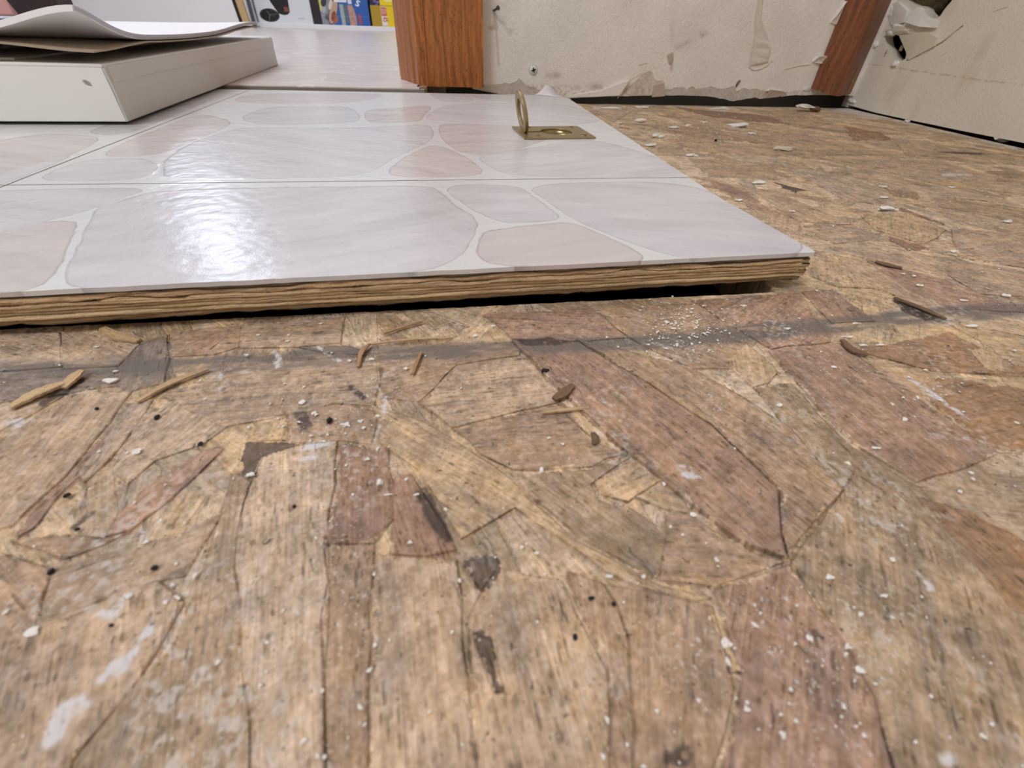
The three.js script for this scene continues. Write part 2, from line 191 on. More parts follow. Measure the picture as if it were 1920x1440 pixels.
// a flat slab with a chamfered rim; uv follows the floor (or the map's) metres
function slab(poly, y0, y1, map, bev = .0003, holes) {
  let area = 0; for (let i = 0; i < poly.length; i++) { const a = poly[i], b = poly[(i + 1) % poly.length]; area += a[0] * b[1] - b[0] * a[1]; }
  if (area > 0) poly = poly.slice().reverse();
  const n = poly.length, pos = [], uv = [], idx = [], put = (x, y, z) => { pos.push(x, y, z); uv.push((x - map.x0) / map.w, (z - map.z0) / map.d); return pos.length / 3 - 1; };
  const inset = poly.map((p, i) => { const a = poly[(i + n - 1) % n], b = poly[(i + 1) % n]; let dx = b[0] - a[0], dz = b[1] - a[1]; const l = Math.hypot(dx, dz) || 1; return [p[0] + dz / l * bev, p[1] - dx / l * bev]; });
  const c2 = inset.map(p => new THREE.Vector2(p[0], p[1])), H = (holes || []).map(h => h.map(p => new THREE.Vector2(p[0], p[1])));
  const tri = THREE.ShapeUtils.triangulateShape(c2, H), all = c2.concat(...H), top = all.map(p => put(p.x, y1, p.y));
  for (const t of tri) { const A = all[t[0]], B = all[t[1]], D = all[t[2]]; const cr = (B.x - A.x) * (D.y - A.y) - (B.y - A.y) * (D.x - A.x); cr < 0 ? idx.push(top[t[0]], top[t[1]], top[t[2]]) : idx.push(top[t[0]], top[t[2]], top[t[1]]); }
  const ring = (pts, ya, ptsb, yb) => { const m = pts.length; for (let i = 0; i < m; i++) { const j = (i + 1) % m, a = put(pts[i][0], ya, pts[i][1]), b = put(pts[j][0], ya, pts[j][1]), c = put(ptsb[i][0], yb, ptsb[i][1]), d = put(ptsb[j][0], yb, ptsb[j][1]); idx.push(a, c, b, b, c, d); } };
  ring(inset, y1, poly, y1 - bev); if (y1 - bev - y0 > 1e-5) ring(poly, y1 - bev, poly, y0);
  for (const h of holes || []) ring(h, y1, h, y0);
  const g = geoFrom(pos, idx, uv).toNonIndexed(); g.computeVertexNormals(); return g;
}
const floor = struct('floor', 'bare strand board subfloor with grey dirt lines and white crumbs', 'floor');
const FB = -.0005; // face of the board under the proud strands
const rect = (x0, z0, x1, z1) => [[x0, z0], [x1, z0], [x1, z1], [x0, z1]];
const flat = (x0, z0, x1, z1, map) => slab(rect(x0, z0, x1, z1), -.018, FB, map, .00001);
// the loose panel covers a hatch opening: the board ends in a ragged sawn edge just under the panel's front
const hatchZ = (x) => { const a = onY(0, 614, 0), b = onY(1500, 543, 0); return lerp(a.z, b.z, (x - a.x) / (b.x - a.x)) + .0009 * (fbm(x * 420, 5, 3) - .5); };
const HX0 = -.5, HX1 = .118, HZ0 = -.5;
{ const e = []; for (let i = 0; i <= 150; i++) { const x = lerp(HX1, -.15, i / 150); e.push([x, hatchZ(x)]); } part(floor, 'board_face', slab([[-.15, .02], [.21, .02], [.21, -.175], [HX1, -.175], ...e], -.018, FB, NEAR, .0003), NEAR.mat); }
part(floor, 'crawl_space', mergeN([box(-.7, -.42, -.58, .48, -.4, .3), box(-.72, -.42, -.6, -.7, -.018, .32), box(.48, -.42, -.6, .5, -.018, .32), box(-.7, -.42, -.6, .48, -.018, -.58), box(-.7, -.42, .3, .48, -.018, .32)]), new THREE.MeshStandardMaterial({ color: 0x6b5946, roughness: 1 }), 'space under the hatch');
part(floor, 'board_face', flat(.118, -.592, .503, -.1751, FAR), FAR.mat);
part(floor, 'board_face', flat(.2101, -.175, .503, -.11, FAR), FAR.mat);
const unit = { x0: 0, z0: 0, w: .25, d: .25 };
for (const r of [[HX0, -.592, .1179, HZ0], [-.95, -.592, HX0 - .0001, -.1251], [-.95, -.125, -.1501, .02], [.2101, -.1099, .503, .02], [-.95, .0201, .503, .95]]) part(floor, 'board_face', flat(...r, { x0: -.15, z0: .02, w: .4, d: .4 }), REST.mat);
let ns = 0;
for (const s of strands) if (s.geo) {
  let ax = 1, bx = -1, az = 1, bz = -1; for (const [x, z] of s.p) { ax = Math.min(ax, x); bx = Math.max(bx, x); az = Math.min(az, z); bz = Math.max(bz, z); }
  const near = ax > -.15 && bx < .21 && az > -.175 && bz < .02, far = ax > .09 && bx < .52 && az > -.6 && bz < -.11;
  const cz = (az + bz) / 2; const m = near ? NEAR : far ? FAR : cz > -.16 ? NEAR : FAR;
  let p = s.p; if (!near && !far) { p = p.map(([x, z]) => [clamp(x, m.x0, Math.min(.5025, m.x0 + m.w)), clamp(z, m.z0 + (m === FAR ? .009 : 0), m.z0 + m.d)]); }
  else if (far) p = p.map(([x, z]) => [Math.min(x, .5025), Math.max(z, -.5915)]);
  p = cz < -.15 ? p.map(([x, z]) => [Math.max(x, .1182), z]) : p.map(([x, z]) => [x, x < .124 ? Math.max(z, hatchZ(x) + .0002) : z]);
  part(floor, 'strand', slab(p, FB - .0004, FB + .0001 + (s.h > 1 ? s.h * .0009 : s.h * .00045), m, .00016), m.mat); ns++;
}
console.log('strands', ns);

// ---------------------------------------------------------------- vinyl print
const TY = .0158; // top of the hall's tiles
const PY = .0142; // top of the loose panel
const onP = (l) => { const o = []; for (let i = 0; i < l.length; i += 2) { const w = onY(l[i], l[i + 1], PY); o.push([w.x, w.z]); } return o; };
const ST = [
  [[827, 231, 966, 236, 1010, 240, 1040, 252, 1014, 265, 937, 289, 908, 294, 860, 284, 836, 265, 824, 246], 1], [[805, 274, 822, 274, 870, 294, 918, 330, 717, 332, 755, 298], 1], [[362, 267, 446, 241, 479, 240, 687, 241, 806, 232, 811, 263, 736, 294, 683, 332, 310, 335, 313, 317, 311, 302], 0],
  [[899, 296, 951, 286, 1061, 267, 1125, 262, 1340, 331, 956, 332, 908, 305], 0], [[793, 223, 832, 199, 880, 194, 1057, 193, 1140, 226, 1061, 236, 975, 233, 841, 229], 0], [[685, 206, 740, 203, 812, 197, 790, 219, 785, 228, 688, 232], 1], [[450, 221, 500, 200, 650, 199, 671, 213, 673, 231, 479, 235], 0],
  [[171, 294, 362, 217, 387, 215, 440, 231, 362, 262, 308, 286, 271, 292], 1], [[54, 339, 162, 299, 267, 297, 296, 313, 271, 337], 0], [[425, 193, 467, 175, 740, 175, 655, 196], 1], [[800, 172, 860, 172, 895, 190, 832, 193], 0], [[868, 172, 1045, 172, 1057, 189, 905, 191], 0],
  [[999, 356, 1023, 345, 1300, 340, 1560, 478, 1275, 490, 1095, 418, 1062, 399, 1014, 366], 0], [[839, 356, 856, 347, 970, 349, 994, 368, 1047, 406, 1042, 411, 951, 418, 899, 399, 851, 366], 0], [[889, 500, 908, 437, 923, 433, 1057, 418, 1085, 423, 1250, 495], 1],
  [[187, 388, 233, 376, 300, 357, 793, 349, 817, 356, 846, 385, 899, 416, 844, 505, 500, 530, 112, 545, 150, 470], 0], [[-160, 480, 71, 417, 142, 415, 125, 447, 86, 545, -160, 560], 1], [[-160, 362, 287, 351, 225, 372, 154, 397, -160, 470], 0],
  [[-160, 300, 60, 250, 200, 256, 110, 300, -160, 360], 1], [[-160, 380, 30, 318, 150, 285, 10, 343, -160, 395], 0], [[230, 255, 330, 213, 400, 186, 300, 205, 150, 250], 0],
];
const grow = (p, d) => { let a = 0; for (let i = 0; i < p.length; i++) { const q = p[(i + 1) % p.length]; a += p[i][0] * q[1] - q[0] * p[i][1]; } const s = a > 0 ? 1 : -1, n = p.length; return p.map((v, i) => { const A = p[(i + n - 1) % n], B = p[(i + 1) % n], dx = B[0] - A[0], dz = B[1] - A[1], l = Math.hypot(dx, dz) || 1; return [v[0] + s * dz / l * d, v[1] - s * dx / l * d]; }); };
const VT = (() => {
  const x0 = -.28, z0 = -.545, w = .41, d = .43, W = 2048, H = 2048, id = new Int16Array(W * H), tx = (p) => p.map(([x, z]) => [(x - x0) / w * W, (z - z0) / d * H]);
  const S = [{ ang: 0, o: 0 }]; ST.forEach(([l, k], i) => { const p = chaikin(grow(onP(l), .0014), 3, .2); S.push({ k, ang: rr(-.4, .6), o: rr(0, 300), t: rr(.985, 1.015) }); fillPoly(id, W, H, tx(ragged(p, .004, .0005, 500)), i + 1); });
  const mk = new Float32Array(W * H); for (let i = 0; i < W * H; i++) mk[i] = id[i] ? 1 : 0;
  const soft = blur(blur(mk, W, H, 3), W, H, 3);
  const c = new Uint8Array(W * H * 4), b = new Uint8Array(W * H * 4);
  for (let j = 0; j < H; j++) for (let i = 0; i < W; i++) {
    const k = j * W + i, s = S[id[k]], X = (x0 + (i + .5) / W * w) * 1000, Z = (z0 + (j + .5) / H * d) * 1000, ca = Math.cos(s.ang), sa = Math.sin(s.ang), u = X * ca + Z * sa + s.o, v = -X * sa + Z * ca + s.o;
    const wv = v + 9 * fbm(u * .03, v * .05, 3), vein = fbm(u * .03, wv * .17, 4) - .5, cl = fbm(X * .022, Z * .022, 3) - .5, fine = vn(X * 3.3, Z * 3.3) - .5;
    let col; if (!id[k]) { col = [219, 220, 221]; const g = 1 + .02 * fine + .03 * cl; col = col.map(q => q * g); }
    else { const g = s.t * (1 + .13 * vein + .05 * cl + .02 * fine); col = s.k ? [207 * g, 200 * g, 199 * g] : [208 * g, 207 * g, 211 * g]; const pk = sm(.02, .2, vein) * 4; col[1] -= pk * .5; col[2] -= pk * .6; }
    const ed = id[k] ? 1 - sm(.72, 1, soft[k]) : 0; if (id[k]) col = col.map(q => q * (1 - .085 * ed * (.5 + vn(X * .2, Z * .2))));
    if (vn(X * .9 + 3, Z * .9) > .975) col = col.map(q => q * .9);
    const o = k * 4; c[o] = clamp(col[0], 0, 255); c[o + 1] = clamp(col[1], 0, 255); c[o + 2] = clamp(col[2], 0, 255); c[o + 3] = 255;
    const hh = clamp(.3 + .3 * soft[k] + .22 * vein + .5 * (fbm(X * .22, Z * .22, 2) - .5) + .07 * fine) * 255; b[o] = b[o + 1] = b[o + 2] = hh; b[o + 3] = 255;
  }
  const map = dataTex(c, W, H, true), bump = dataTex(b, W, H, false);
  return { x0, z0, w, d, map, bump, mat: new THREE.MeshPhysicalMaterial({ map, bumpMap: bump, bumpScale: .0004, roughness: .24 }) };
})();

// ---------------------------------------------------------------- loose floor panel
const panel = group('floor_panel', 'loose cut plywood floor panel faced with pale stone-print vinyl tiles', 'panel');
const XR = .1222, XS = -.187, seamZ = (x) => -.2263 - .028 * x, frontZ = (x) => lerp(-.1222, -.1352, clamp((x + .122) / .2495, -3, 1)), XL = -.58, ZB = -.532;
const edgeX = (z) => XR + (z > -.2 ? (z + .2) * .08 : 0) + .0006 * (vn(z * 130, 2) - .5);
const PLC = onY(1043, 247, PY + .001);
const circle = (cx, cz, r, n = 40) => Array.from({ length: n }, (_, i) => [cx + r * Math.cos(i / n * 6.2832), cz + r * Math.sin(i / n * 6.2832)]);
const BOWL_R = .0112;
const gapx = .0005;
const frontLine = (xa, xb, n) => Array.from({ length: n + 1 }, (_, i) => { const x = lerp(xa, xb, i / n); return [x, frontZ(x) + .0007 * (fbm(x * 160, 1.5, 3) - .5)]; });
const cornX = edgeX(frontZ(.127)) - .0006;
const rightLine = (za, zb, n) => Array.from({ length: n + 1 }, (_, i) => { const z = lerp(za, zb, i / n); return [edgeX(z), z]; });
const backZ = (x) => ZB + .0016 * (fbm(x * 60, 7, 3) - .5);
const backLine = (xa, xb, n) => Array.from({ length: n + 1 }, (_, i) => { const x = lerp(xa, xb, i / n); return [x, backZ(x)]; });
{
  const s0 = seamZ(XS), s1 = seamZ(XR), y0 = .0127;
  const tiles = [
    [...frontLine(XS + gapx, cornX, 120), ...rightLine(frontZ(.127) - .001, s1 + gapx, 24), [XS + gapx, s0 + gapx]],
    [...frontLine(XL, XS - gapx, 40), [XS - gapx, s0 + gapx], [XL, seamZ(XL) + gapx]],
    [[XS + gapx, s0 - gapx], [edgeX(s1), s1 - gapx], ...rightLine(s1 - gapx * 2, -.512, 40), [.117, -.519], [.108, -.527], ...backLine(.1, XS + gapx, 60)],
    [[XL, seamZ(XL) - gapx], [XS - gapx, s0 - gapx], ...backLine(XS - gapx, XL, 40)],
  ];
  tiles.forEach((t, i) => part(panel, 'vinyl_tile', slab(t, y0, PY, VT, .00004, i === 2 ? [circle(PLC.x, PLC.z, BOWL_R + .0004, 32)] : null), VT.mat));
}
{ // dirt packed in the joints between the tiles
  const M_joint = new THREE.MeshStandardMaterial({ color: 0x6a635c, roughness: .9 }), s0 = seamZ(XL), s1 = seamZ(XR - .0005), j = gapx;
  part(panel, 'joint_dirt', slab([[XL, s0 - j], [XR - .0006, s1 - j], [XR - .0006, s1 + j], [XL, s0 + j]], .0127, PY - .00005, VT, .00001), M_joint);
  part(panel, 'joint_dirt', slab([[XS - j, frontZ(XS) - .001], [XS + j, frontZ(XS) - .001], [XS + j, ZB + .002], [XS - j, ZB + .002]], .0127, PY - .00006, VT, .00001), M_joint);
}
const plyTex = makeTex(1024, 256, (u, v) => { const x = u * 340, y = v * 16, f = fbm(x * .05, y * 4.5, 4) - .5, q = vn(x * 2.2, y * 5) - .5, st = fbm(x * .02 + 9, y * 1.2, 3) - .5, d = sm(.66, .8, fbm(x * .12 + 3, y * 1.5, 3)); const g = 1 + .34 * f + .12 * q + .26 * st - .2 * d; return [250 * g, 245 * g - 6 * st, 236 * g - 20 * st, .5 + .6 * f + .4 * q]; }, true);
plyTex.map.wrapS = plyTex.bumpMap.wrapS = THREE.RepeatWrapping; plyTex.map.wrapT = plyTex.bumpMap.wrapT = THREE.RepeatWrapping;
const plyMat = (r, g, b) => new THREE.MeshStandardMaterial({ color: new THREE.Color().setRGB(r / 255, g / 255, b / 255, THREE.SRGBColorSpace), map: plyTex.map, bumpMap: plyTex.bumpMap, bumpScale: .0006, roughness: .85 });
{ // plies: strips that follow the sawn edge, each with its own ragged face
  const path = [...frontLine(XL, cornX, 360), ...rightLine(frontZ(.127) - .0016, -.51, 130)];
  const S = [0]; for (let i = 1; i < path.length; i++) S.push(S[i - 1] + Math.hypot(path[i][0] - path[i - 1][0], path[i][1] - path[i - 1][1]));
  const N = path.map((p, i) => { const a = path[Math.max(0, i - 3)], b = path[Math.min(path.length - 1, i + 3)], dx = b[0] - a[0], dz = b[1] - a[1], l = Math.hypot(dx, dz); return [-dz / l, dx / l]; });
  const bd = [12.9, 11.7, 10.1, 8.7, 7.5, 6.5, 5.0, 3.2];
  const by = (k, s) => (bd[k] + (k === 0 ? .15 : k === 7 ? .5 : k === 2 || k === 1 ? 1.0 : .25) * 2 * (fbm(s * (k === 7 ? 260 : 70) + k * 13, k * 3.1, 3) - .5)) / 1000;
  const offs = [-.9, -.3, .1, -.25, -.05, -.1, -.9], cols = [[138, 126, 110], [206, 176, 142], [208, 182, 146], [220, 196, 160], [192, 164, 126], [222, 200, 164], [164, 142, 112]];
  for (let k = 0; k < 7; k++) {
    const pos = [], uv = [], idx = []; const rows = 6;
    for (let i = 0; i < path.length; i++) {
      const s = S[i], yt = by(k, s), yb = by(k + 1, s);
      for (let r = 0; r < rows; r++) {
        const inner = r === 0 || r === rows - 1, t = clamp((r - 1) / (rows - 3)), y = lerp(yt, yb, t);
        let o = offs[k] + .55 * 2 * (fbm(s * 90 + k * 31, y * 900 + k, 3) - .5) * (k === 1 ? 2.0 : k === 6 ? 1.6 : .8) - .18 * Math.abs(t - .5) * 2; if (inner) o = -16;
        pos.push(path[i][0] + N[i][0] * o / 1000, y, path[i][1] + N[i][1] * o / 1000); uv.push(s / .34 + k * .13, (y * 1000 + (inner ? 3 : 0)) / 16 + k * .11);
      }
      if (i) for (let r = 0; r < rows - 1; r++) { const a = (i - 1) * rows + r, b = a + rows; idx.push(a, a + 1, b, b, a + 1, b + 1); }
    }
    part(panel, 'ply', geoFrom(pos, idx, uv), plyMat(...cols[k]), ['dark adhesive-stained underlay ply', 'torn orange veneer ply', '', '', '', '', 'rough brown bottom ply'][k] || undefined);
  }
  const inset = .0145, core = [[XL, frontZ(XL) - inset], [XR - inset, frontZ(XR) - inset], [XR - inset, ZB + .002], [XL, ZB + .002]];
  part(panel, 'plywood_core', slab(core, .0055, .01295, unit, .0001, [circle(PLC.x, PLC.z, BOWL_R + .0004, 32)]), plyMat(150, 120, 84));
  part(panel, 'plywood_core', slab([[XL, -.19], [XR - .0008, -.19], [XR - .0008, ZB + .004], [XL, ZB + .004]], -.0001, .0054, unit, .0001), plyMat(120, 95, 66));
}
{ // lifted rear corner of the vinyl
  const q = [[1008, 176], [1012, 168], [1026, 157], [1034, 156], [1044, 166], [1054, 178], [1046, 184], [1026, 186]];
  const a = onY(1006, 179, PY), pos = [], idx = [], uv = [], n = 10;
  const L = onY(1004, 178, PY), R = onY(1060, 183, PY);
  for (let i = 0; i <= n; i++) for (let j = 0; j <= n; j++) { const u = i / n, v = j / n, wd = (1 - v) * (1 - .1 * Math.sin(u * 9)) + .14 * v, x = lerp(L.x, R.x, .46 + (u - .5) * wd), up = v * v * .0075 + v * .0012, z = lerp(L.z, R.z, u) - v * .0035 - .004 * v * (1 - v); pos.push(x, PY + .0002 + up, z); uv.push((x - VT.x0) / VT.w, (z - VT.z0) / VT.d); if (i && j) { const k = i * (n + 1) + j; idx.push(k, k - 1, k - n - 2, k, k - n - 2, k - n - 1); } }
  const top = geoFrom(pos, idx, uv), bot = geoFrom(pos.map((p, i) => i % 3 === 1 ? p - .0007 : p), idx.slice().reverse(), uv);
  part(panel, 'curled_corner', mergeN([top, bot]), new THREE.MeshStandardMaterial({ color: 0xe6e2e4, roughness: .5, side: THREE.DoubleSide }), 'torn vinyl corner curling up');
}

// ---------------------------------------------------------------- flush ring pull
const M_brass = new THREE.MeshStandardMaterial({ color: new THREE.Color().setRGB(.36, .29, .15), metalness: .85, roughness: .42 });
const M_brassD = new THREE.MeshStandardMaterial({ color: new THREE.Color().setRGB(.30, .235, .115), metalness: .85, roughness: .35 });
{
  const P = group('ring_pull', 'brass flush ring pull with its ring standing upright on the vinyl panel', 'ring pull');
  const c4 = [[983, 258.5], [1112, 257], [1083, 237], [966, 237.5]].map(([a, b]) => onY(a, b, PY + .001));
  const cx = (c4[0].x + c4[1].x + c4[2].x + c4[3].x) / 4, cz = (c4[0].z + c4[1].z + c4[2].z + c4[3].z) / 4;
  P.position.set(cx, PY, cz); const yaw = Math.atan2(-(c4[1].z - c4[0].z), c4[1].x - c4[0].x); P.rotation.y = yaw;
  const w = .0485, d = .038, px = PLC.x - cx, pz = PLC.z - cz, cy = Math.cos(yaw), sy = Math.sin(yaw), lx = px * cy - pz * sy, lz = px * sy + pz * cy;
  const sh = new THREE.Shape(); sh.moveTo(-w / 2, -d / 2); sh.lineTo(w / 2, -d / 2); sh.lineTo(w / 2, d / 2); sh.lineTo(-w / 2, d / 2); sh.closePath();
  const hx = -w / 2 + .0042, sw = .0022, hole = new THREE.Path(), a0 = Math.asin(sw / BOWL_R), pts = []; // keyhole: bowl with a slot toward the hinge
  for (let i = 0; i <= 44; i++) { const a = Math.PI + a0 + (2 * Math.PI - 2 * a0) * i / 44; pts.push([lx + BOWL_R * Math.cos(a), -lz + BOWL_R * Math.sin(a)]); }
  pts.push([hx, -lz + sw], [hx, -lz - sw]); hole.setFromPoints(pts.map(p => new THREE.Vector2(...p))); sh.holes.push(hole);
  const pg = new THREE.ExtrudeGeometry(sh, { depth: .0007, bevelEnabled: true, bevelSize: .0003, bevelThickness: .0002, bevelSegments: 2, curveSegments: 24 }); pg.rotateX(-Math.PI / 2); pg.translate(0, .0003, 0);
  const plate = part(P, 'plate', pg, M_brass);
  const prof = []; for (let i = 0; i <= 12; i++) { const a = i / 12 * Math.PI / 2; prof.push(new THREE.Vector2(BOWL_R * 1.02 * Math.sin(a) + 1e-5, -.0056 * Math.cos(a) + .0009)); }
  const bowl = new THREE.LatheGeometry(prof, 36); bowl.translate(lx, 0, lz); part(P, 'bowl', bowl, new THREE.MeshStandardMaterial({ color: M_brassD.color, metalness: .85, roughness: .3, side: THREE.DoubleSide }), 'polished round recess');
  part(P, 'slot_floor', box(hx - .0005, .00005, lz - sw, lx - BOWL_R + .001, .0003, lz + sw), M_brassD);
  // flat ring
  const rs = new THREE.Shape(); rs.absellipse(0, 0, .0122, .0122, 0, Math.PI * 2); const rh = new THREE.Path(); rh.absellipse(0, 0, .0082, .0082, 0, Math.PI * 2); rs.holes.push(rh);
  const rg = new THREE.ExtrudeGeometry(rs, { depth: .0016, bevelEnabled: true, bevelSize: .0004, bevelThickness: .0004, bevelSegments: 3, curveSegments: 40 }); rg.translate(0, .0122, -.0008); rg.rotateY(Math.PI / 2);
  const ring = part(P, 'ring', rg, M_brass); ring.position.set(hx, .0009, lz); ring.rotation.z = .2;
  const kn = new THREE.CylinderGeometry(.0012, .0012, .006, 12).rotateX(Math.PI / 2); kn.translate(hx, .0013, lz); part(P, 'hinge_pin', kn, M_brassD);
  for (const [sx, sz] of [[-1, -1], [1, -1], [1, 1], [-1, 1]]) {
    const s = mergeN([new THREE.LatheGeometry([[1e-5, .0007], [.0012, .00055], [.0021, .0002], [.0022, 0]].map(p => new THREE.Vector2(...p)), 18), box(-.0019, .0006, -.0003, .0019, .00078, -.0001), box(-.0019, .0006, .0001, .0019, .00078, .0003)]);
    s.rotateY(rr(0, 3)); s.translate(sx * (w / 2 - .0062) + (sx < 0 ? .004 : 0), .0011, sz * (d / 2 - .005)); part(plate, 'screw', s, M_brassD);
  }
}

// ---------------------------------------------------------------- flat white box and the papers on it
const BY = TY + .0001, BX = onY(240, 229, BY), BXF = onY(522, 122, BY);
{
  const T = group('flat_box', 'flat white lidded cardboard box with a round thumb hole under the papers', 'box');
  const len = Math.hypot(BXF.x - BX.x, BXF.z - BX.z), ang = Math.atan2(BXF.x - BX.x, -(BXF.z - BX.z)); // right side turns toward -x
  T.position.set(BX.x, BY, BX.z); T.rotation.y = -ang;
  const W = .36, Hh = .0305, r = .0013;
  const wall = new THREE.MeshStandardMaterial({ map: makeTex(512, 128, (u, v) => { const g = 1 + .05 * (fbm(u * 40, v * 12, 3) - .5) + .03 * (vn(u * 300, v * 80) - .5); return [234 * g, 235 * g, 232 * g]; }).map, roughness: .42 });
  const side = new THREE.MeshStandardMaterial({ color: 0xd9d3cb, roughness: .6 });
  // tray: four thick sides, the front one with a real thumb hole
  const fs = new THREE.Shape(); fs.moveTo(-W, .0006); fs.lineTo(-.0012, .0006); fs.lineTo(-.0012, Hh - .0022); fs.lineTo(-W, Hh - .0022); fs.closePath();
  const th = new THREE.Path(), hc = [-.0125, .0205]; th.absellipse(hc[0], hc[1], .0026, .0018, 0, Math.PI * 2, false, -.6); fs.holes.push(th);
  const fg = new THREE.ExtrudeGeometry(fs, { depth: .0022, bevelEnabled: true, bevelSize: .0004, bevelThickness: .0004, bevelSegments: 2, curveSegments: 20 }); fg.translate(0, 0, -.0026);
  part(T, 'front_panel', fg, new THREE.MeshStandardMaterial({ color: 0xf0f2ee, roughness: .42 }));
  part(T, 'thumb_dent', box(-.017, .016, -.0036, -.008, .025, -.0028), new THREE.MeshStandardMaterial({ color: 0xf0f2ee, roughness: .6 }));
  part(T, 'side_panel', rbox(-.0025, 0, -len, 0, Hh - .0018, -.0006, .0009), side);
  part(T, 'inner_tray', box(-W + .003, .001, -len + .003, -.0026, Hh - .003, -.008), new THREE.MeshStandardMaterial({ color: 0xe2e2e0, roughness: .8 }));
  const lid = part(T, 'lid', rbox(-W, Hh - .0024, -len, .0002, Hh, .0002, .0011, 3), wall, 'thin lid with a rolled rim');
  part(lid, 'lid_flap', rbox(-.0003, Hh - .0098, -len + .001, .0006, Hh - .0012, -.004, .0003), side, 'narrow lid flap turned down over the side');
  part(T, 'corner_seam', tubeAlong([V(.0001, Hh - .002, -.0002), V(.0007, Hh * .6, -.0001), V(.0003, .004, -.0002), V(.0002, .0006, -.0002)], .00075, 16, 6), new THREE.MeshStandardMaterial({ color: 0xc9cbc8, roughness: .4 }));
  T.updateMatrixWorld(true);
  // papers, in the box's own directions: u to the left along the front, w to the back
  const topY = BY + Hh, L = V(-Math.cos(ang), 0, -Math.sin(ang)), B = V(Math.sin(ang), 0, -Math.cos(ang)).multiplyScalar(1), at = (u, w, y) => V(BX.x + L.x * u + B.x * w, y, BX.z + L.z * u + B.z * w);
  const hp = (u, w) => 10.8 + (16 - 10.5 * sm(0, .06, u)) * Math.exp(-Math.pow(Math.max(0, w) / .034, 1.5)) + 4.6 * sm(.2, .36, w) * Math.exp(-u / .07) + .7 * Math.sin(w * 22 + 1) * sm(.05, .1, w);
  const hc2 = (u, w) => Math.min(6.2 + 3.7 * sm(0, .06, u) + 1.9 * sm(0, .07, w) + 3.5 * sm(.2, .36, w) * Math.exp(-u / .07), hp(u, w) - 3.6);
  const sheet = (f, th, u0, u1, w0, w1, nu, nw, skew = 0) => { // closed curved sheet of real thickness
    const pos = [], idx = [], uv = [], P = (u, w, dy) => { const p = at(u, w, topY + f(u, w) / 1000 - dy); pos.push(p.x, p.y, p.z); uv.push(u * 4, w * 4); };
    for (const dy of [0, th]) for (let i = 0; i <= nu; i++) for (let j = 0; j <= nw; j++) { const w = lerp(w0, w1, Math.pow(j / nw, 1.4)), u = lerp(u0, u1, Math.pow(i / nu, 1.2)); P(u + dy * skew, w, dy); }
    const n = (nu + 1) * (nw + 1), q = (i, j) => i * (nw + 1) + j, quad = (a, b, c, d) => idx.push(a, b, c, b, d, c);
    for (let i = 0; i < nu; i++) for (let j = 0; j < nw; j++) { quad(q(i, j), q(i, j + 1), q(i + 1, j), q(i + 1, j + 1)); quad(n + q(i, j), n + q(i + 1, j), n + q(i, j + 1), n + q(i + 1, j + 1)); }
    for (let j = 0; j < nw; j++) { quad(q(0, j), n + q(0, j), q(0, j + 1), n + q(0, j + 1)); quad(q(nu, j), q(nu, j + 1), n + q(nu, j), n + q(nu, j + 1)); }
    for (let i = 0; i < nu; i++) { quad(q(i, 0), q(i + 1, 0), n + q(i, 0), n + q(i + 1, 0)); quad(q(i, nw), n + q(i, nw), q(i + 1, nw), n + q(i + 1, nw)); }
    const g = geoFrom(pos, idx, uv).toNonIndexed(); g.computeVertexNormals(); return g;
  };
  const PD = group('paper_pad', 'thick pad of white paper with curled front corner lying on the white box', 'paper pad');
  const pages = part(PD, 'pages', sheet(hp, .0029, .0005, .27, -.001, .372, 40, 60, .3), new THREE.MeshStandardMaterial({ color: 0xfafaff, roughness: .75 }));
  const pagesEdge = []; for (let k = 0; k < 4; k++) pagesEdge.push(tubeAlong(Array.from({ length: 30 }, (_, i) => { const w = i / 29 * .37; return at(.0004 + k * .0002, w, topY + (hp(.0005, w) - .4 - k * .62) / 1000); }), .00012, 60, 4));
  part(pages, 'page_edge', mergeN(pagesEdge), new THREE.MeshStandardMaterial({ color: 0xb9b6ba, roughness: .9 }));
  part(PD, 'cardboard_back', sheet(hc2, .0008, -.001, .27, -.003, .372, 40, 60), new THREE.MeshStandardMaterial({ color: 0xab9a86, roughness: .85 }), 'brown cardboard backing sheet');
  const NB = group('folded_paper', 'folded white paper between the white box and the paper pad', 'paper');
  const slabU = (u0, u1, w0, w1, y0, y1) => { const g = new RoundedBoxGeometry(u1 - u0, y1 - y0, w1 - w0, 2, Math.min(.0006, (y1 - y0) * .4)); g.translate(-(u0 + u1) / 2, (y0 + y1) / 2, -(w0 + w1) / 2); g.rotateY(-ang); g.translate(BX.x, 0, BX.z); return g; };
  part(NB, 'sheet', slabU(.052, .2, .012, .3, topY, topY + .0011), new THREE.MeshStandardMaterial({ color: 0xe8e8ea, roughness: .7 }));
  part(NB, 'fold', slabU(.1, .22, .06, .3, topY + .0011, topY + .0055), new THREE.MeshStandardMaterial({ color: 0xd8d8dc, roughness: .8 }));
  // on top of the pad, behind: blue notebook, dark case, pink box
  const ny = topY + .0114;
  const NT = group('notebook', 'blue notebook lying on the paper pad below the dark case', 'notebook');
  part(NT, 'cover', slabU(.185, .3, .17, .36, ny, ny + .0022), new THREE.MeshStandardMaterial({ color: 0x2d3f78, roughness: .5 })); part(NT, 'pages', slabU(.186, .3, .171, .36, ny + .0022, ny + .0032), new THREE.MeshStandardMaterial({ color: 0xdfe6f4, roughness: .7 }));
  const cy = ny + .0034, ca = onZ(31, 33, -.60), cb = onZ(113, 28, -.60);
  const DC = group('dark_case', 'small dark maroon case standing on the papers', 'case');
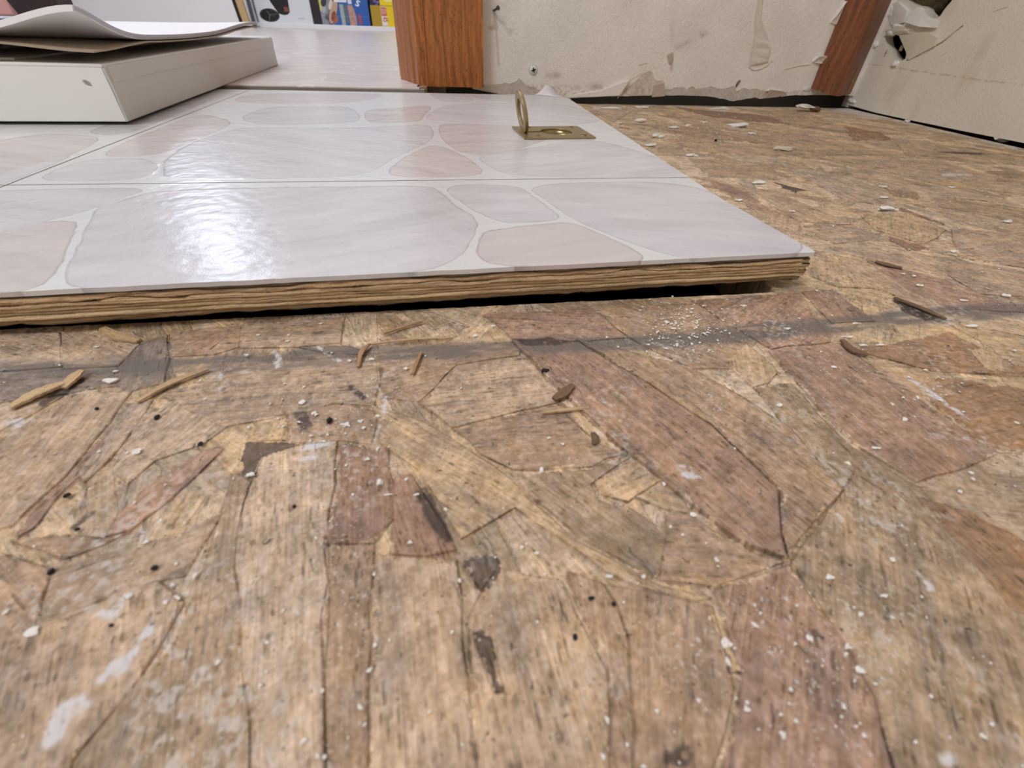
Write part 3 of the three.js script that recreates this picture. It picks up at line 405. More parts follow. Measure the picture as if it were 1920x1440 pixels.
  const dg = new RoundedBoxGeometry(.038, .045, .03, 4, .004); { const p = dg.attributes.position; for (let i = 0; i < p.count; i++) { const y = p.getY(i) / .045 + .5; if (p.getX(i) < 0) p.setX(i, p.getX(i) - .016 * y); } dg.computeVertexNormals(); }
  dg.translate((ca.x + cb.x) / 2 + .001, cy + .0225, -.615); part(DC, 'body', dg, new THREE.MeshStandardMaterial({ color: 0x2a1518, roughness: .55 }));
  part(DC, 'base_band', new RoundedBoxGeometry(.0384, .003, .0304, 2, .0012).translate((ca.x + cb.x) / 2 + .001, cy + .0016, -.615), new THREE.MeshStandardMaterial({ color: 0x35141f, roughness: .5 }));
  const PB = group('pink_box', 'pale pink box beside the dark maroon case', 'box');
  const pb = onZ(0, 30, -.64); part(PB, 'body', rbox(pb.x - .06, cy, -.70, pb.x + .014, cy + .05, -.64, .002), new THREE.MeshStandardMaterial({ color: 0xd9a39b, roughness: .7 })); part(PB, 'lid', rbox(pb.x - .061, cy + .05, -.701, pb.x + .015, cy + .062, -.639, .002), new THREE.MeshStandardMaterial({ color: 0xd8a8a0, roughness: .7 }));
}

// ---------------------------------------------------------------- walls of the closet
const WZ = -.592, WX = .503, CEIL = 2.4;
const paint = (r, g, b) => [r, g, b];
const wallB = (() => { // lower part of the back wall: old matt paint, torn paper and dirt along the bottom
  const x0 = 0, y0 = 0, w = .51, d = .14, W = 2048, H = 562;
  const wp = (l) => { const o = []; for (let i = 0; i < l.length; i += 2) { const p = onZ(l[i], l[i + 1], WZ); o.push([(p.x - x0) / w * W, (p.y - y0) / d * H]); } return o; };
  const grey = new Float32Array(W * H), kraft = new Float32Array(W * H), rust = new Float32Array(W * H), white = new Float32Array(W * H), dirt = new Float32Array(W * H);
  for (const l of [[905, 178, 905, 158, 940, 158, 975, 150, 985, 158, 1010, 172, 1010, 180], [1240, 185, 1240, 168, 1290, 166, 1340, 163, 1350, 168, 1362, 166, 1376, 163, 1384, 170, 1420, 168, 1440, 172, 1440, 192]]) fillPoly(grey, W, H, ragged(wp(l), 12, 9, .05), 1);
  for (const l of [[1158, 186, 1180, 160, 1205, 142, 1218, 134, 1230, 150, 1244, 155, 1246, 186], [1425, 190, 1438, 172, 1470, 174, 1455, 190], [1252, 100, 1264, 100, 1262, 120, 1254, 120]]) fillPoly(kraft, W, H, ragged(wp(l), 10, 7, .06), 1);
  for (const l of [[923, 22, 928, 22, 932, 44, 930, 48, 926, 44], [915, 50, 932, 45, 934, 56, 918, 57], [929, 56, 932, 56, 936, 125, 934, 125], [1256, 120, 1262, 120, 1260, 135, 1256, 132]]) fillPoly(rust, W, H, wp(l), 1);
  for (const l of [[975, 150, 985, 120, 1000, 112, 1015, 118, 1020, 145, 1010, 172, 985, 158], [1060, 184, 1062, 172, 1110, 168, 1175, 150, 1165, 178, 1100, 182]]) fillPoly(white, W, H, wp(l), 1);
  for (const l of [[1020, 140, 1045, 136, 1055, 144, 1035, 148], [948, 55, 968, 58, 955, 64], [1105, 158, 1130, 158, 1130, 168, 1108, 166], [1310, 62, 1330, 58, 1316, 72], [1260, 90, 1290, 76, 1300, 75, 1270, 92], [1258, 40, 1260, 40, 1262, 80, 1264, 86, 1260, 80]]) fillPoly(dirt, W, H, wp(l), 1);
  const gb = blur(grey, W, H, 3), kb = blur(kraft, W, H, 2), rb = blur(rust, W, H, 4), wb = blur(white, W, H, 8), db = blur(dirt, W, H, 9);
  const c = new Uint8Array(W * H * 4), b = new Uint8Array(W * H * 4);
  for (let j = 0; j < H; j++) for (let i = 0; i < W; i++) {
    const k = j * W + i, X = (i / W * w) * 1000, Y = (j / H * d) * 1000, n = fbm(X * .9, Y * .9, 3) - .5, cl = fbm(X * .03, Y * .03, 3) - .5, hi = fbm(X * .35, Y * .35, 3);
    const g = 1 + .05 * n + .07 * cl; let R = 234 * g, G = 230 * g, B = 223 * g; const mixc = (r, q, s, a) => { R = lerp(R, r, a); G = lerp(G, q, a); B = lerp(B, s, a); };
    mixc(238, 236, 232, clamp(wb[k] * (.3 + hi)) * .6); mixc(164, 157, 148, sm(.4, .6, gb[k] + (hi - .5) * .9) * .5); mixc(176, 152, 130, sm(.35, .65, kb[k] + (hi - .5) * .9) * .4 * (.5 + hi)); mixc(140, 100, 70, clamp(rb[k]) * .3); mixc(150, 140, 128, clamp(db[k] * (.3 + hi)) * .5);
    const bot = 1 - sm(2, 7, Y - 10 - 4 * hi); mixc(170, 158, 142, bot * .35 * sm(.4, .6, hi));
    if (vn(X * 1.1, Y * 1.1) > .975) mixc(120, 100, 80, .35);
    const o = k * 4; c[o] = clamp(R, 0, 255); c[o + 1] = clamp(G, 0, 255); c[o + 2] = clamp(B, 0, 255); c[o + 3] = 255; const hh = clamp(.5 + .45 * n + .3 * cl + .2 * wb[k] - .35 * sm(.4, .6, gb[k]) - .35 * kb[k] + .3 * (hi - .5)) * 255; b[o] = b[o + 1] = b[o + 2] = hh; b[o + 3] = 255;
  }
  return { x0, y0, w, d, mat: new THREE.MeshStandardMaterial({ map: dataTex(c, W, H, true), bumpMap: dataTex(b, W, H, false), bumpScale: .0009, roughness: .8 }) };
})();
const wallR = (() => {
  const W = 1024, H = 512; const seamY = (z) => { const a = onX(1640, 122, WX), b2 = onX(1900, 158, WX); return lerp(a.y, b2.y, (z - a.z) / (b2.z - a.z)); };
  const t = makeTex(W, H, (u, v) => { const Z = (-.6 + u * .4), X = Z * 1000, Y = v * 140, n = fbm(X * .9, Y * .9, 3) - .5, cl = fbm(X * .025, Y * .025, 3) - .5, g = 1 + .04 * n + .06 * cl, hi = fbm(X * .3, Y * .3, 3); let c = [227 * g, 221 * g, 207 * g]; const ln = Math.abs(Y - seamY(Z) * 1000 - .8 * (vn(X * .1, 4) - .5)); const a = (1 - sm(.3, 1.3, ln)) * sm(.4, .7, hi) * .26 + sm(.62, .8, fbm(X * .05 + 8, Y * .02, 3)) * .12; c = c.map((q, i) => lerp(q, [150, 128, 92][i], a)); return [...c, .5 + .5 * n + .3 * cl + .1 * hi]; }, true);
  return new THREE.MeshStandardMaterial({ map: t.map, bumpMap: t.bumpMap, bumpScale: .0007, roughness: .8 });
})();
const M_paint = new THREE.MeshStandardMaterial({ color: new THREE.Color().setRGB(.71, .66, .58), roughness: .85 });
const M_white = new THREE.MeshStandardMaterial({ color: new THREE.Color().setRGB(.8, .8, .79), roughness: .8 });
const M_gyp = new THREE.MeshStandardMaterial({ color: 0xe8e6e0, roughness: .95 });
const M_dark = new THREE.MeshStandardMaterial({ color: 0x1a1816, roughness: .8 }), M_stud = new THREE.MeshStandardMaterial({ color: 0x8f7656, roughness: 1 });
const M_kraft = new THREE.MeshStandardMaterial({ color: 0xb59d86, roughness: .95 });
const wallSheet = (sh, depth, toUV) => { const g = new THREE.ExtrudeGeometry(sh, { depth, bevelEnabled: false, curveSegments: 12 }); return g; };
{
  const W = struct('wall_back', 'old off-white plasterboard back wall with torn paper along its ragged bottom edge', 'wall');
  const bp = [[1010, 190], [1070, 184.5], [1095, 182], [1150, 181], [1180, 180], [1240, 178], [1300, 179.5], [1330, 181], [1360, 186], [1374, 190], [1392, 187], [1416, 182.5], [1424, 186], [1444, 183], [1480, 179], [1550, 178], [1580, 178]].map(([a, b]) => onZ(a, b, WZ));
  const sh = new THREE.Shape(); sh.moveTo(.03, .012); for (let i = 0; i < bp.length; i++) { if (i) for (let k = 1; k < 5; k++) { const t = k / 5, x = lerp(bp[i - 1].x, bp[i].x, t), y = lerp(bp[i - 1].y, bp[i].y, t); sh.lineTo(x, y + .0008 * (vn(x * 900, 3) - .5)); } sh.lineTo(bp[i].x, bp[i].y); }
  sh.lineTo(WX, .0125); sh.lineTo(WX, .14); sh.lineTo(.03, .14); sh.closePath();
  const hc = onZ(1384, 158, WZ), hole = new THREE.Path(); hole.absellipse(hc.x, hc.y, .0026, .0044, 0, Math.PI * 2, true, -.25); sh.holes.push(hole);
  const g = wallSheet(sh, .0125); { const p = g.attributes.position, u = g.attributes.uv; for (let i = 0; i < p.count; i++) u.setXY(i, (p.getX(i) - wallB.x0) / wallB.w, (p.getY(i) - wallB.y0) / wallB.d); } g.translate(0, 0, WZ - .0125);
  part(W, 'plasterboard', g, wallB.mat);
  part(W, 'plasterboard', box(0, .14, WZ - .0125, WX, CEIL, WZ), M_paint); part(W, 'plasterboard', box(-.86, 2.03, WZ - .108, 0, CEIL, WZ), M_paint); part(W, 'plasterboard', box(-.96, -.02, WZ - .108, -.86, CEIL, WZ), M_paint);
  part(W, 'plasterboard', box(-.0, -.04, WZ - .108, WX + .2, CEIL, WZ - .096), M_white);
  part(W, 'cavity_floor', box(-.03, -.06, WZ - .096, WX + .02, -.03, WZ), M_stud); part(W, 'floor_edge', box(-.03, -.03, WZ - .096, -.02, TY, WZ + .03), M_stud);
  // dried compound ridges and peeling paper
  const wp = (a, b, o = 0) => { const p = onZ(a, b, WZ); p.z += o; return p; };
  const M_rid = new THREE.MeshStandardMaterial({ color: 0xdcd3c4, roughness: .8 });
  const rid = (l, r) => part(W, 'compound_ridge', tubeAlong(l.map(([a, b]) => wp(a, b, 0)), r, 30, 8), M_rid);
  rid([[1424, -20], [1421, 0], [1416, 35], [1414, 70], [1408, 100], [1405, 126]], .0011); rid([[1405, 126], [1413, 131], [1425, 129], [1438, 122], [1446, 112]], .0008); rid([[1412, 82], [1422, 74], [1438, 68]], .0007); rid([[1410, 97], [1420, 92], [1433, 87]], .0008); rid([[1470, 130], [1495, 124], [1520, 121]], .0006);
  rid([[1197, 122], [1204, 120], [1213, 117]], .0006); rid([[1158, 184], [1166, 172], [1180, 150]], .0005); rid([[1180, 150], [1202, 138], [1212, 122]], .0004);
  { // smear of dried compound: a ripply raised patch with its own edges
    const Lf = [[1422, -20], [1420, 0], [1416, 35], [1413, 70], [1408, 100], [1405, 127]], Rt = [[1434, -20], [1431, 0], [1428, 35], [1438, 62], [1447, 92], [1442, 119]], nu = 14, nv = 60, pos = [], idx = [];
    const along = (l, t) => { const k = t * (l.length - 1), i = Math.min(l.length - 2, Math.floor(k)), f = k - i; return [lerp(l[i][0], l[i + 1][0], f), lerp(l[i][1], l[i + 1][1], f)]; };
    for (let j = 0; j <= nv; j++) for (let i = 0; i <= nu; i++) { const u = i / nu, v = j / nv, a = along(Lf, v), b = along(Rt, v), p = wp(lerp(a[0], b[0], u), lerp(a[1], b[1], u)), e = Math.min(sm(0, .15, u), sm(0, .12, 1 - u), sm(0, .03, 1 - v)); p.z += -.0004 + e * (.0008 + .0016 * Math.pow(fbm(u * 2.2 + v * 3, v * 22 - u * 5, 3), 1.5) + .0005 * Math.abs(Math.sin(v * 26 - u * 2.4)) * sm(.5, .7, v)); pos.push(p.x, p.y, p.z); if (i && j) { const k = j * (nu + 1) + i; idx.push(k, k - 1, k - nu - 2, k, k - nu - 2, k - nu - 1); } }
    const gp = geoFrom(pos, idx); part(W, 'compound_smear', gp, new THREE.MeshStandardMaterial({ color: 0xdcd4c7, roughness: .8, side: THREE.DoubleSide }));
  }
  // lifted paper flaps
  const flap = (l, lift, mat) => { const p = l.map(([a, b]) => wp(a, b)); const c = p.reduce((s, q) => s.add(q), V(0, 0, 0)).multiplyScalar(1 / p.length); const pos = [], idx = [], n = p.length; p.forEach((q, i) => pos.push(q.x, q.y, q.z + .0003 + lift[i % lift.length])); pos.push(c.x, c.y, c.z + .0016); p.forEach((q, i) => pos.push(q.x, q.y, q.z)); for (let i = 0; i < n; i++) { const j = (i + 1) % n; idx.push(n, i, j, i, n + 1 + i, j, j, n + 1 + i, n + 1 + j); } const gg = geoFrom(pos, idx).toNonIndexed(); gg.computeVertexNormals(); part(W, 'torn_paper', gg, mat); };
  const M_flap = new THREE.MeshStandardMaterial({ color: 0xe7e2da, roughness: .85, side: THREE.DoubleSide }), M_flk = new THREE.MeshStandardMaterial({ color: 0xc6b6a6, roughness: .9, side: THREE.DoubleSide });
  flap([[1062, 183], [1080, 176], [1120, 170], [1178, 150], [1172, 160], [1160, 178], [1100, 182]], [.0003, .0004, .0004, .004, .0035, .003, .0006], M_flap);
  flap([[1222, 182], [1226, 160], [1244, 155], [1246, 180]], [.0005, .002, .0025, .0012], M_flk);
  flap([[1434, 184], [1440, 170], [1472, 173], [1456, 182]], [.0006, .0035, .002, .0006], M_flk); flap([[1436, 170], [1440, 167], [1474, 172], [1470, 174]], [.003, .004, .002, .002], M_flap);
  flap([[1522, 116], [1530, 106], [1544, 104], [1542, 120]], [.0012, .005, .006, .003], M_flap); flap([[1556, 42], [1564, 30], [1580, 6], [1586, 0], [1578, 30], [1566, 46]], [.0008, .004, .005, .004, .003, .001], M_flap); flap([[1505, 168], [1514, 164], [1520, 166], [1510, 170]], [.001, .002, .002, .001], M_flap); flap([[1252, 104], [1258, 99], [1262, 106], [1258, 120], [1253, 118]], [.001, .002, .0016, .0006, .0006], M_flk);
  // right wall
  const R = struct('wall_right', 'off-white plasterboard side wall with broken plaster beside the wooden corner strip', 'wall');
  const rp = (a, b) => { const q = onX(a, b, WX); return [q.z, q.y]; };
  const rs = new THREE.Shape(), bb = [[1590, 197], [1610, 203], [1640, 211], [1700, 224.5], [1750, 234.5], [1800, 245], [1860, 257], [1920, 269]]; rs.moveTo(-.605, .0); { let [z, y] = rp(1590, 197); rs.lineTo(z, .0004); for (const [a, b] of bb) { [z, y] = rp(a, b); rs.lineTo(z, Math.max(.0002, y) + .0004 * vn(z * 400, 1)); } } rs.lineTo(-.2, .0055); rs.lineTo(-.2, .14); rs.lineTo(-.605, .14); rs.closePath();
  const addHole = (l) => { const h = new THREE.Path(); h.setFromPoints(chaikin(l.map(([a, b]) => rp(a, b)), 1).map(p => new THREE.Vector2(...p))); rs.holes.push(h); };
  addHole([[1656, 64], [1686, 64], [1692, 80], [1700, 98], [1697, 114], [1676, 112], [1666, 96], [1657, 84]]); addHole([[1690, -8], [1712, 10], [1730, 12], [1735, 26], [1752, 36], [1762, 32], [1770, 18], [1786, 0], [1792, -12]]);
  const gr = new THREE.ExtrudeGeometry(rs, { depth: .0125, bevelEnabled: false }); { const p = gr.attributes.position, u = gr.attributes.uv; for (let i = 0; i < p.count; i++) u.setXY(i, (p.getX(i) + .6) / .4, p.getY(i) / .14); }
  gr.rotateY(-Math.PI / 2); // (z,y,depth) -> world
  { const p = gr.attributes.position; let s = 0; for (let i = 0; i < p.count; i++) s += p.getZ(i); s = s / p.count > 0 ? -1 : 1; if (s < 0) for (let i = 0; i < p.count; i++) p.setZ(i, -p.getZ(i)); let mx = -9; for (let i = 0; i < p.count; i++) mx = Math.max(mx, p.getX(i)); gr.translate(WX + .0125 - mx, 0, 0); if (s < 0) { const ix = gr.index; if (!ix) { for (let i = 0; i < p.count; i += 3) for (const a of [p, gr.attributes.uv]) for (let k = 0; k < a.itemSize; k++) { const t = a.array[(i + 1) * a.itemSize + k]; a.array[(i + 1) * a.itemSize + k] = a.array[(i + 2) * a.itemSize + k]; a.array[(i + 2) * a.itemSize + k] = t; } } } gr.computeVertexNormals(); }
  part(R, 'plasterboard', gr, wallR);
  part(R, 'plasterboard', box(WX, .0055, -.2, WX + .0125, CEIL, .95), M_paint); part(R, 'plasterboard', box(WX, .14, -.605, WX + .0125, CEIL, -.2), M_paint);
  part(R, 'cavity_back', box(WX + .09, -.06, -.7, WX + .1, CEIL, .95), M_stud); part(R, 'cavity_floor', box(WX, -.06, -.7, WX + .09, -.03, .95), M_stud);
  const M_wool = new THREE.MeshStandardMaterial({ color: 0x8d8672, roughness: 1, map: makeTex(128, 128, (u, v) => { const g = .5 + .9 * fbm(u * 14, v * 14, 4); return [210 * g, 205 * g, 190 * g]; }).map });
  { const q = onX(1735, 5, WX + .016); const g2 = lump(.012, .024, .03, 3, .25); g2.translate(q.x + .002, q.y + .008, q.z); part(R, 'insulation', g2, M_wool, 'grey-brown fibrous insulation seen through the upper hole'); }
  const lumpAt = (a, b, rx, ry, rz, mat, out = 0) => { const q = onX(a, b, WX - out); const g3 = lump(rx, ry, rz, 2, .45); g3.translate(q.x, q.y, q.z); part(R, 'plaster_chunk', g3, mat); };
  lumpAt(1640, 82, .0035, .0048, .004, M_gyp, .001); lumpAt(1680, 118, .003, .0028, .0045, M_gyp); lumpAt(1684, 48, .003, .003, .006, M_gyp); lumpAt(1716, 30, .0028, .0045, .008, M_gyp); lumpAt(1735, 38, .003, .0025, .007, M_gyp); lumpAt(1673, 20, .003, .006, .005, M_gyp); lumpAt(1700, 58, .0026, .002, .008, M_gyp); lumpAt(1672, 62, .0025, .0025, .005, M_gyp); lumpAt(1612, 136, .002, .0018, .002, new THREE.MeshStandardMaterial({ color: 0x4a3a2c, roughness: 1 })); lumpAt(1662, 100, .002, .0035, .002, M_kraft, -.001); lumpAt(1690, 90, .0016, .003, .002, M_kraft, -.004); lumpAt(1600, 190, .0022, .0022, .005, M_gyp); lumpAt(1592, 184, .002, .003, .004, M_gyp);
  const plate = (l, out, mat, name = 'plaster_flake') => { const p = l.map(([a, b, o]) => onX(a, b, WX - (o ?? out))), c = p.reduce((s, q) => s.add(q), V(0, 0, 0)).multiplyScalar(1 / p.length), n = p.length, pos = [], idx = []; p.forEach(q => pos.push(q.x, q.y, q.z)); pos.push(c.x - .0008, c.y, c.z); p.forEach(q => pos.push(WX + .001, q.y, q.z)); for (let i = 0; i < n; i++) { const j = (i + 1) % n; idx.push(n, j, i, i, j, n + 1 + i, j, n + 1 + j, n + 1 + i); } const g4 = geoFrom(pos, idx).toNonIndexed(); g4.computeVertexNormals(); part(R, name, g4, mat); };
  const M_pl = new THREE.MeshStandardMaterial({ color: 0xd9d2c0, roughness: .85, side: THREE.DoubleSide });
  plate([[1686, 68, .001], [1712, 62, .003], [1735, 60, .004], [1756, 70, .003], [1752, 86, .0022], [1730, 98, .0018], [1704, 112, .001], [1698, 96, .0006]], .002, M_pl); plate([[1660, 6, .001], [1684, 4, .003], [1700, 20, .004], [1694, 42, .003], [1670, 48, .001]], .002, M_gyp); plate([[1698, 42, .004], [1706, 22, .003], [1720, 14, .003], [1736, 30, .004], [1758, 40, .003], [1752, 52, .003], [1722, 50, .005]], .003, M_gyp); plate([[1660, 56, .0015], [1690, 50, .003], [1710, 56, .003], [1690, 64, .001], [1664, 66, .001]], .002, M_pl);
  part(R, 'torn_edge', tubeAlong([[1700, 113], [1722, 103], [1744, 90], [1762, 82], [1776, 72], [1790, 60], [1806, 48]].map(([a, b]) => onX(a, b, WX)), .0006, 30, 6), new THREE.MeshStandardMaterial({ color: 0x8d7358, roughness: 1 }), 'brown torn paper edge');
  part(R, 'torn_edge', tubeAlong([[1704, 112], [1724, 101], [1746, 88], [1764, 79], [1778, 69], [1806, 46]].map(([a, b]) => onX(a, b, WX - .0004)), .0007, 30, 6), M_pl);
  part(R, 'torn_edge', tubeAlong([[1744, 54], [1752, 48], [1759, 40]].map(([a, b]) => onX(a, b, WX)), .0008, 10, 6), M_pl); part(R, 'torn_edge', tubeAlong([[1763, 106], [1772, 100], [1780, 95]].map(([a, b]) => onX(a, b, WX)), .0004, 10, 5), M_pl); part(R, 'torn_edge', tubeAlong([[1862, 22], [1875, 17], [1888, 13]].map(([a, b]) => onX(a, b, WX)), .0005, 10, 5), M_pl);
}
// the rest of the closet, behind and above the camera
struct('wall_left', 'plain painted side wall of the closet', 'wall').add(new THREE.Mesh(box(-.96, -.02, WZ, -.95, CEIL, .95), M_paint)); scene.children.at(-1).children[0].name = 'plasterboard';
struct('wall_front', 'plain painted wall facing the doorway', 'wall').add(new THREE.Mesh(box(-.96, -.02, .95, WX + .1, CEIL, .96), M_paint)); scene.children.at(-1).children[0].name = 'plasterboard';
struct('ceiling', 'plain white ceiling over closet and hall', 'ceiling').add(new THREE.Mesh(box(-2.05, CEIL, -3.0, 1.3, CEIL + .02, .96), M_white)); scene.children.at(-1).children[0].name = 'plasterboard';

// ---------------------------------------------------------------- oak trim
const oak = (W, H, r, g, b, q) => { const t = makeTex(W, H, (u, v) => { const x = u * 70, y = v * 120, wv = x + 5 * fbm(x * .05, y * .012, 3), f = fbm(wv * .9, y * .05, 4) - .5, ray2 = vn(wv * 4.2, y * .4), pore = sm(.68, .86, ray2) * sm(.3, .6, vn(wv * .4, y * .03)), cath = Math.sin((wv * .55 + 6 * fbm(x * .06, y * .03, 2)) * 1.4), m = 1 + .42 * f - q * pore + .09 * cath; return [r * m, g * m - 4 * f * 10 * .2, b * m, .5 + .5 * f - .6 * pore]; }, true); t.map.wrapS = t.map.wrapT = t.bumpMap.wrapS = t.bumpMap.wrapT = THREE.RepeatWrapping; return new THREE.MeshPhysicalMaterial({ map: t.map, bumpMap: t.bumpMap, bumpScale: .0005, roughness: .42, clearcoat: .15, clearcoatRoughness: .4 }); };
const M_oak = oak(512, 512, 166, 102, 46, .28), M_oakD = oak(256, 512, 126, 74, 42, .3);
// a moulding: profile in (x,z) seen from above, run up from y0; uv runs along the profile and the height
function moulding(prof, y0, y1, cut) {
  const pos = [], uv = [], idx = []; let s = 0; const n = prof.length, ys = [y0, y0 + .02, y0 + .1, y1];
  for (let i = 0; i < n; i++) { const a = prof[i], b = prof[(i + 1) % n], l = Math.hypot(b[0] - a[0], b[1] - a[1]); for (let k = 0; k < ys.length; k++) { for (const [p, ss] of [[a, s], [b, s + l]]) { const y = ys[k] + (k === 0 && cut ? cut(p[0], p[1]) : 0); pos.push(p[0], y, p[1]); uv.push(ss / .07, y / .12); } if (k) { const q = pos.length / 3 - 4; idx.push(q, q + 2, q + 1, q + 1, q + 2, q + 3); } } s += l; }
  const tri = THREE.ShapeUtils.triangulateShape(prof.map(p => new THREE.Vector2(...p)), []), o = pos.length / 3; for (const p of prof) { pos.push(p[0], y0 + (cut ? cut(p[0], p[1]) : 0), p[1]); uv.push(p[0] / .07, p[1] / .12); } for (const t of tri) idx.push(o + t[0], o + t[1], o + t[2]);
  const g = geoFrom(pos, idx, uv).toNonIndexed(); g.computeVertexNormals(); return g;
}
{
  const T = struct('trim_1', 'oak door casing with moulded inner edge and white paint scratches', 'trim');
  const fz = WZ + .0145, xr = onZ(905, 80, fz).x, xl = onZ(785, 158, fz).x, yb = onZ(840, 163, fz).y, xi = onZ(751, 149, -.632).x;
  const prof = [[xr, WZ - .001], [xr + .0003, fz + .001], [xr - .001, fz], [lerp(xl, xr, .16) + .0006, fz], [lerp(xl, xr, .16), fz - .0007], [lerp(xl, xr, .16) - .0006, fz], [xl + .001, fz], [xl, fz - .002], [lerp(xl, xi, .12), -.588], [lerp(xl, xi, .3), -.594], [lerp(xl, xi, .34), -.599], [lerp(xl, xi, .6), -.611], [lerp(xl, xi, .64), -.616], [xi + .002, -.629], [xi, -.634], [xi, -.70], [.0, -.70], [.0, WZ - .001]];
  const casing = part(T, 'casing', moulding(prof, yb, 2.03, (x, z) => z < -.62 ? -.0004 : 0), M_oak);
  const M_scr = new THREE.MeshStandardMaterial({ color: 0xe3d6c4, roughness: .9 });
  const zAt = (px) => px > 786 ? fz : lerp(-.634, fz, (px - 751) / 34);
  for (const [a, b, c, d, r] of [[761, 52, 766, 62, .0007], [766, 64, 774, 73, .0009], [770, 60, 771, 68, .0005], [776, 92, 779, 97, .0006], [778, 98, 779, 110, .00035], [751, 145, 753, 148, .0006]]) { const p = onZ(a, b, zAt(a) + .0008), q = onZ(c, d, zAt(c) + .0008); part(casing, 'paint_scratch', tubeAlong([p, p.clone().lerp(q, .5).add(V(.0004, 0, 0)), q], r, 6, 5), M_scr); }
  part(T, 'header', box(-.87, 2.03, -.70, xr, 2.09, fz), M_oak); part(T, 'jamb', box(-.87, TY, -.70, -.855, 2.03, fz), M_oak);
  const K = struct('trim_2', 'dark red-brown wooden strip standing in the wall corner', 'trim');
  const lz = WZ + .005, l0 = onZ(1525, 167, lz), r0 = onX(1592, 180, WX - .002), m0 = [.4665, WZ + .019];
  const y0 = .0135, pr = [[l0.x, WZ - .001], [l0.x, lz], [l0.x + .002, lz + .0022], [m0[0] - .004, m0[1] - .001], m0, [m0[0] + .003, m0[1] - .0015], [WX - .004, r0.z + .004], [WX, r0.z + .001], [WX, WZ - .02], [l0.x, WZ - .02]];
  part(K, 'strip', moulding(pr, y0, CEIL, (x, z) => (x < .458 ? .0045 * (1 - (x - l0.x) / .05) : x > .485 ? .0006 : 0) + .0015 * vn(x * 300, z * 300)), M_oakD);
  part(K, 'worn_patch', (() => { const g = new THREE.PlaneGeometry(.006, .024, 3, 6), p = g.attributes.position; for (let i = 0; i < p.count; i++) p.setX(i, p.getX(i) * (1 - .5 * Math.abs(p.getY(i)) / .012)); g.rotateY(.4); g.translate(m0[0] + .02, y0 + .016, lerp(m0[1], r0.z, .5) + .0012); return g; })(), new THREE.MeshStandardMaterial({ color: 0x9b7448, roughness: .8, side: THREE.DoubleSide }), 'bare worn wood');
}
// fixings in the wall
const M_zinc = new THREE.MeshStandardMaterial({ color: 0xb9bbb6, metalness: .55, roughness: .45 });
{
  const q = onZ(1000, 131, WZ), S = group('drywall_anchor_screw', 'pale cross-head screw in the back wall above the panel', 'screw'); S.position.set(q.x, q.y, WZ);
  const hd = new THREE.LatheGeometry([[1e-5, .0021], [.0022, .0019], [.0038, .0012], [.0043, .0003], [.0043, -.001]].map(p => new THREE.Vector2(...p)), 24).rotateX(Math.PI / 2); const head = part(S, 'head', hd, new THREE.MeshStandardMaterial({ color: 0xe6e8e4, metalness: .1, roughness: .45 }));
  const cr = mergeN([box(-.0025, -.00065, .0012, .0025, .00065, .00235), box(-.00065, -.0025, .0012, .00065, .0025, .00235)]).rotateZ(.35); part(head, 'cross_recess', cr, M_dark, 'dark cross recess');
  const wsh = new THREE.TorusGeometry(.0044, .0006, 8, 26); wsh.translate(0, 0, .0003); part(S, 'anchor_rim', wsh, new THREE.MeshStandardMaterial({ color: 0xcfd0cc, roughness: .8 }));
  const n = onZ(930, 17, WZ), N = group('nail', 'bent dark nail sticking out of the back wall beside the oak casing', 'nail');
  const a = V(n.x - .0025, n.y - .0012, WZ - .003), b = V(n.x - .002, n.y - .001, WZ + .004), c = V(n.x + .0012, n.y + .0008, WZ + .0085); const shank = part(N, 'shank', tubeAlong([a, b, c], .0011, 14, 8), new THREE.MeshStandardMaterial({ color: 0x6a625a, metalness: .5, roughness: .5 }));
  const nh = new THREE.CylinderGeometry(.0021, .0019, .0009, 16); nh.lookAt(V(0, 0, 1)); nh.rotateX(0); nh.applyQuaternion(new THREE.Quaternion().setFromUnitVectors(V(0, 1, 0), c.clone().sub(b).normalize())); nh.translate(c.x, c.y, c.z); part(shank, 'nail_head', nh, new THREE.MeshStandardMaterial({ color: 0x59534d, metalness: .5, roughness: .5 }));
}

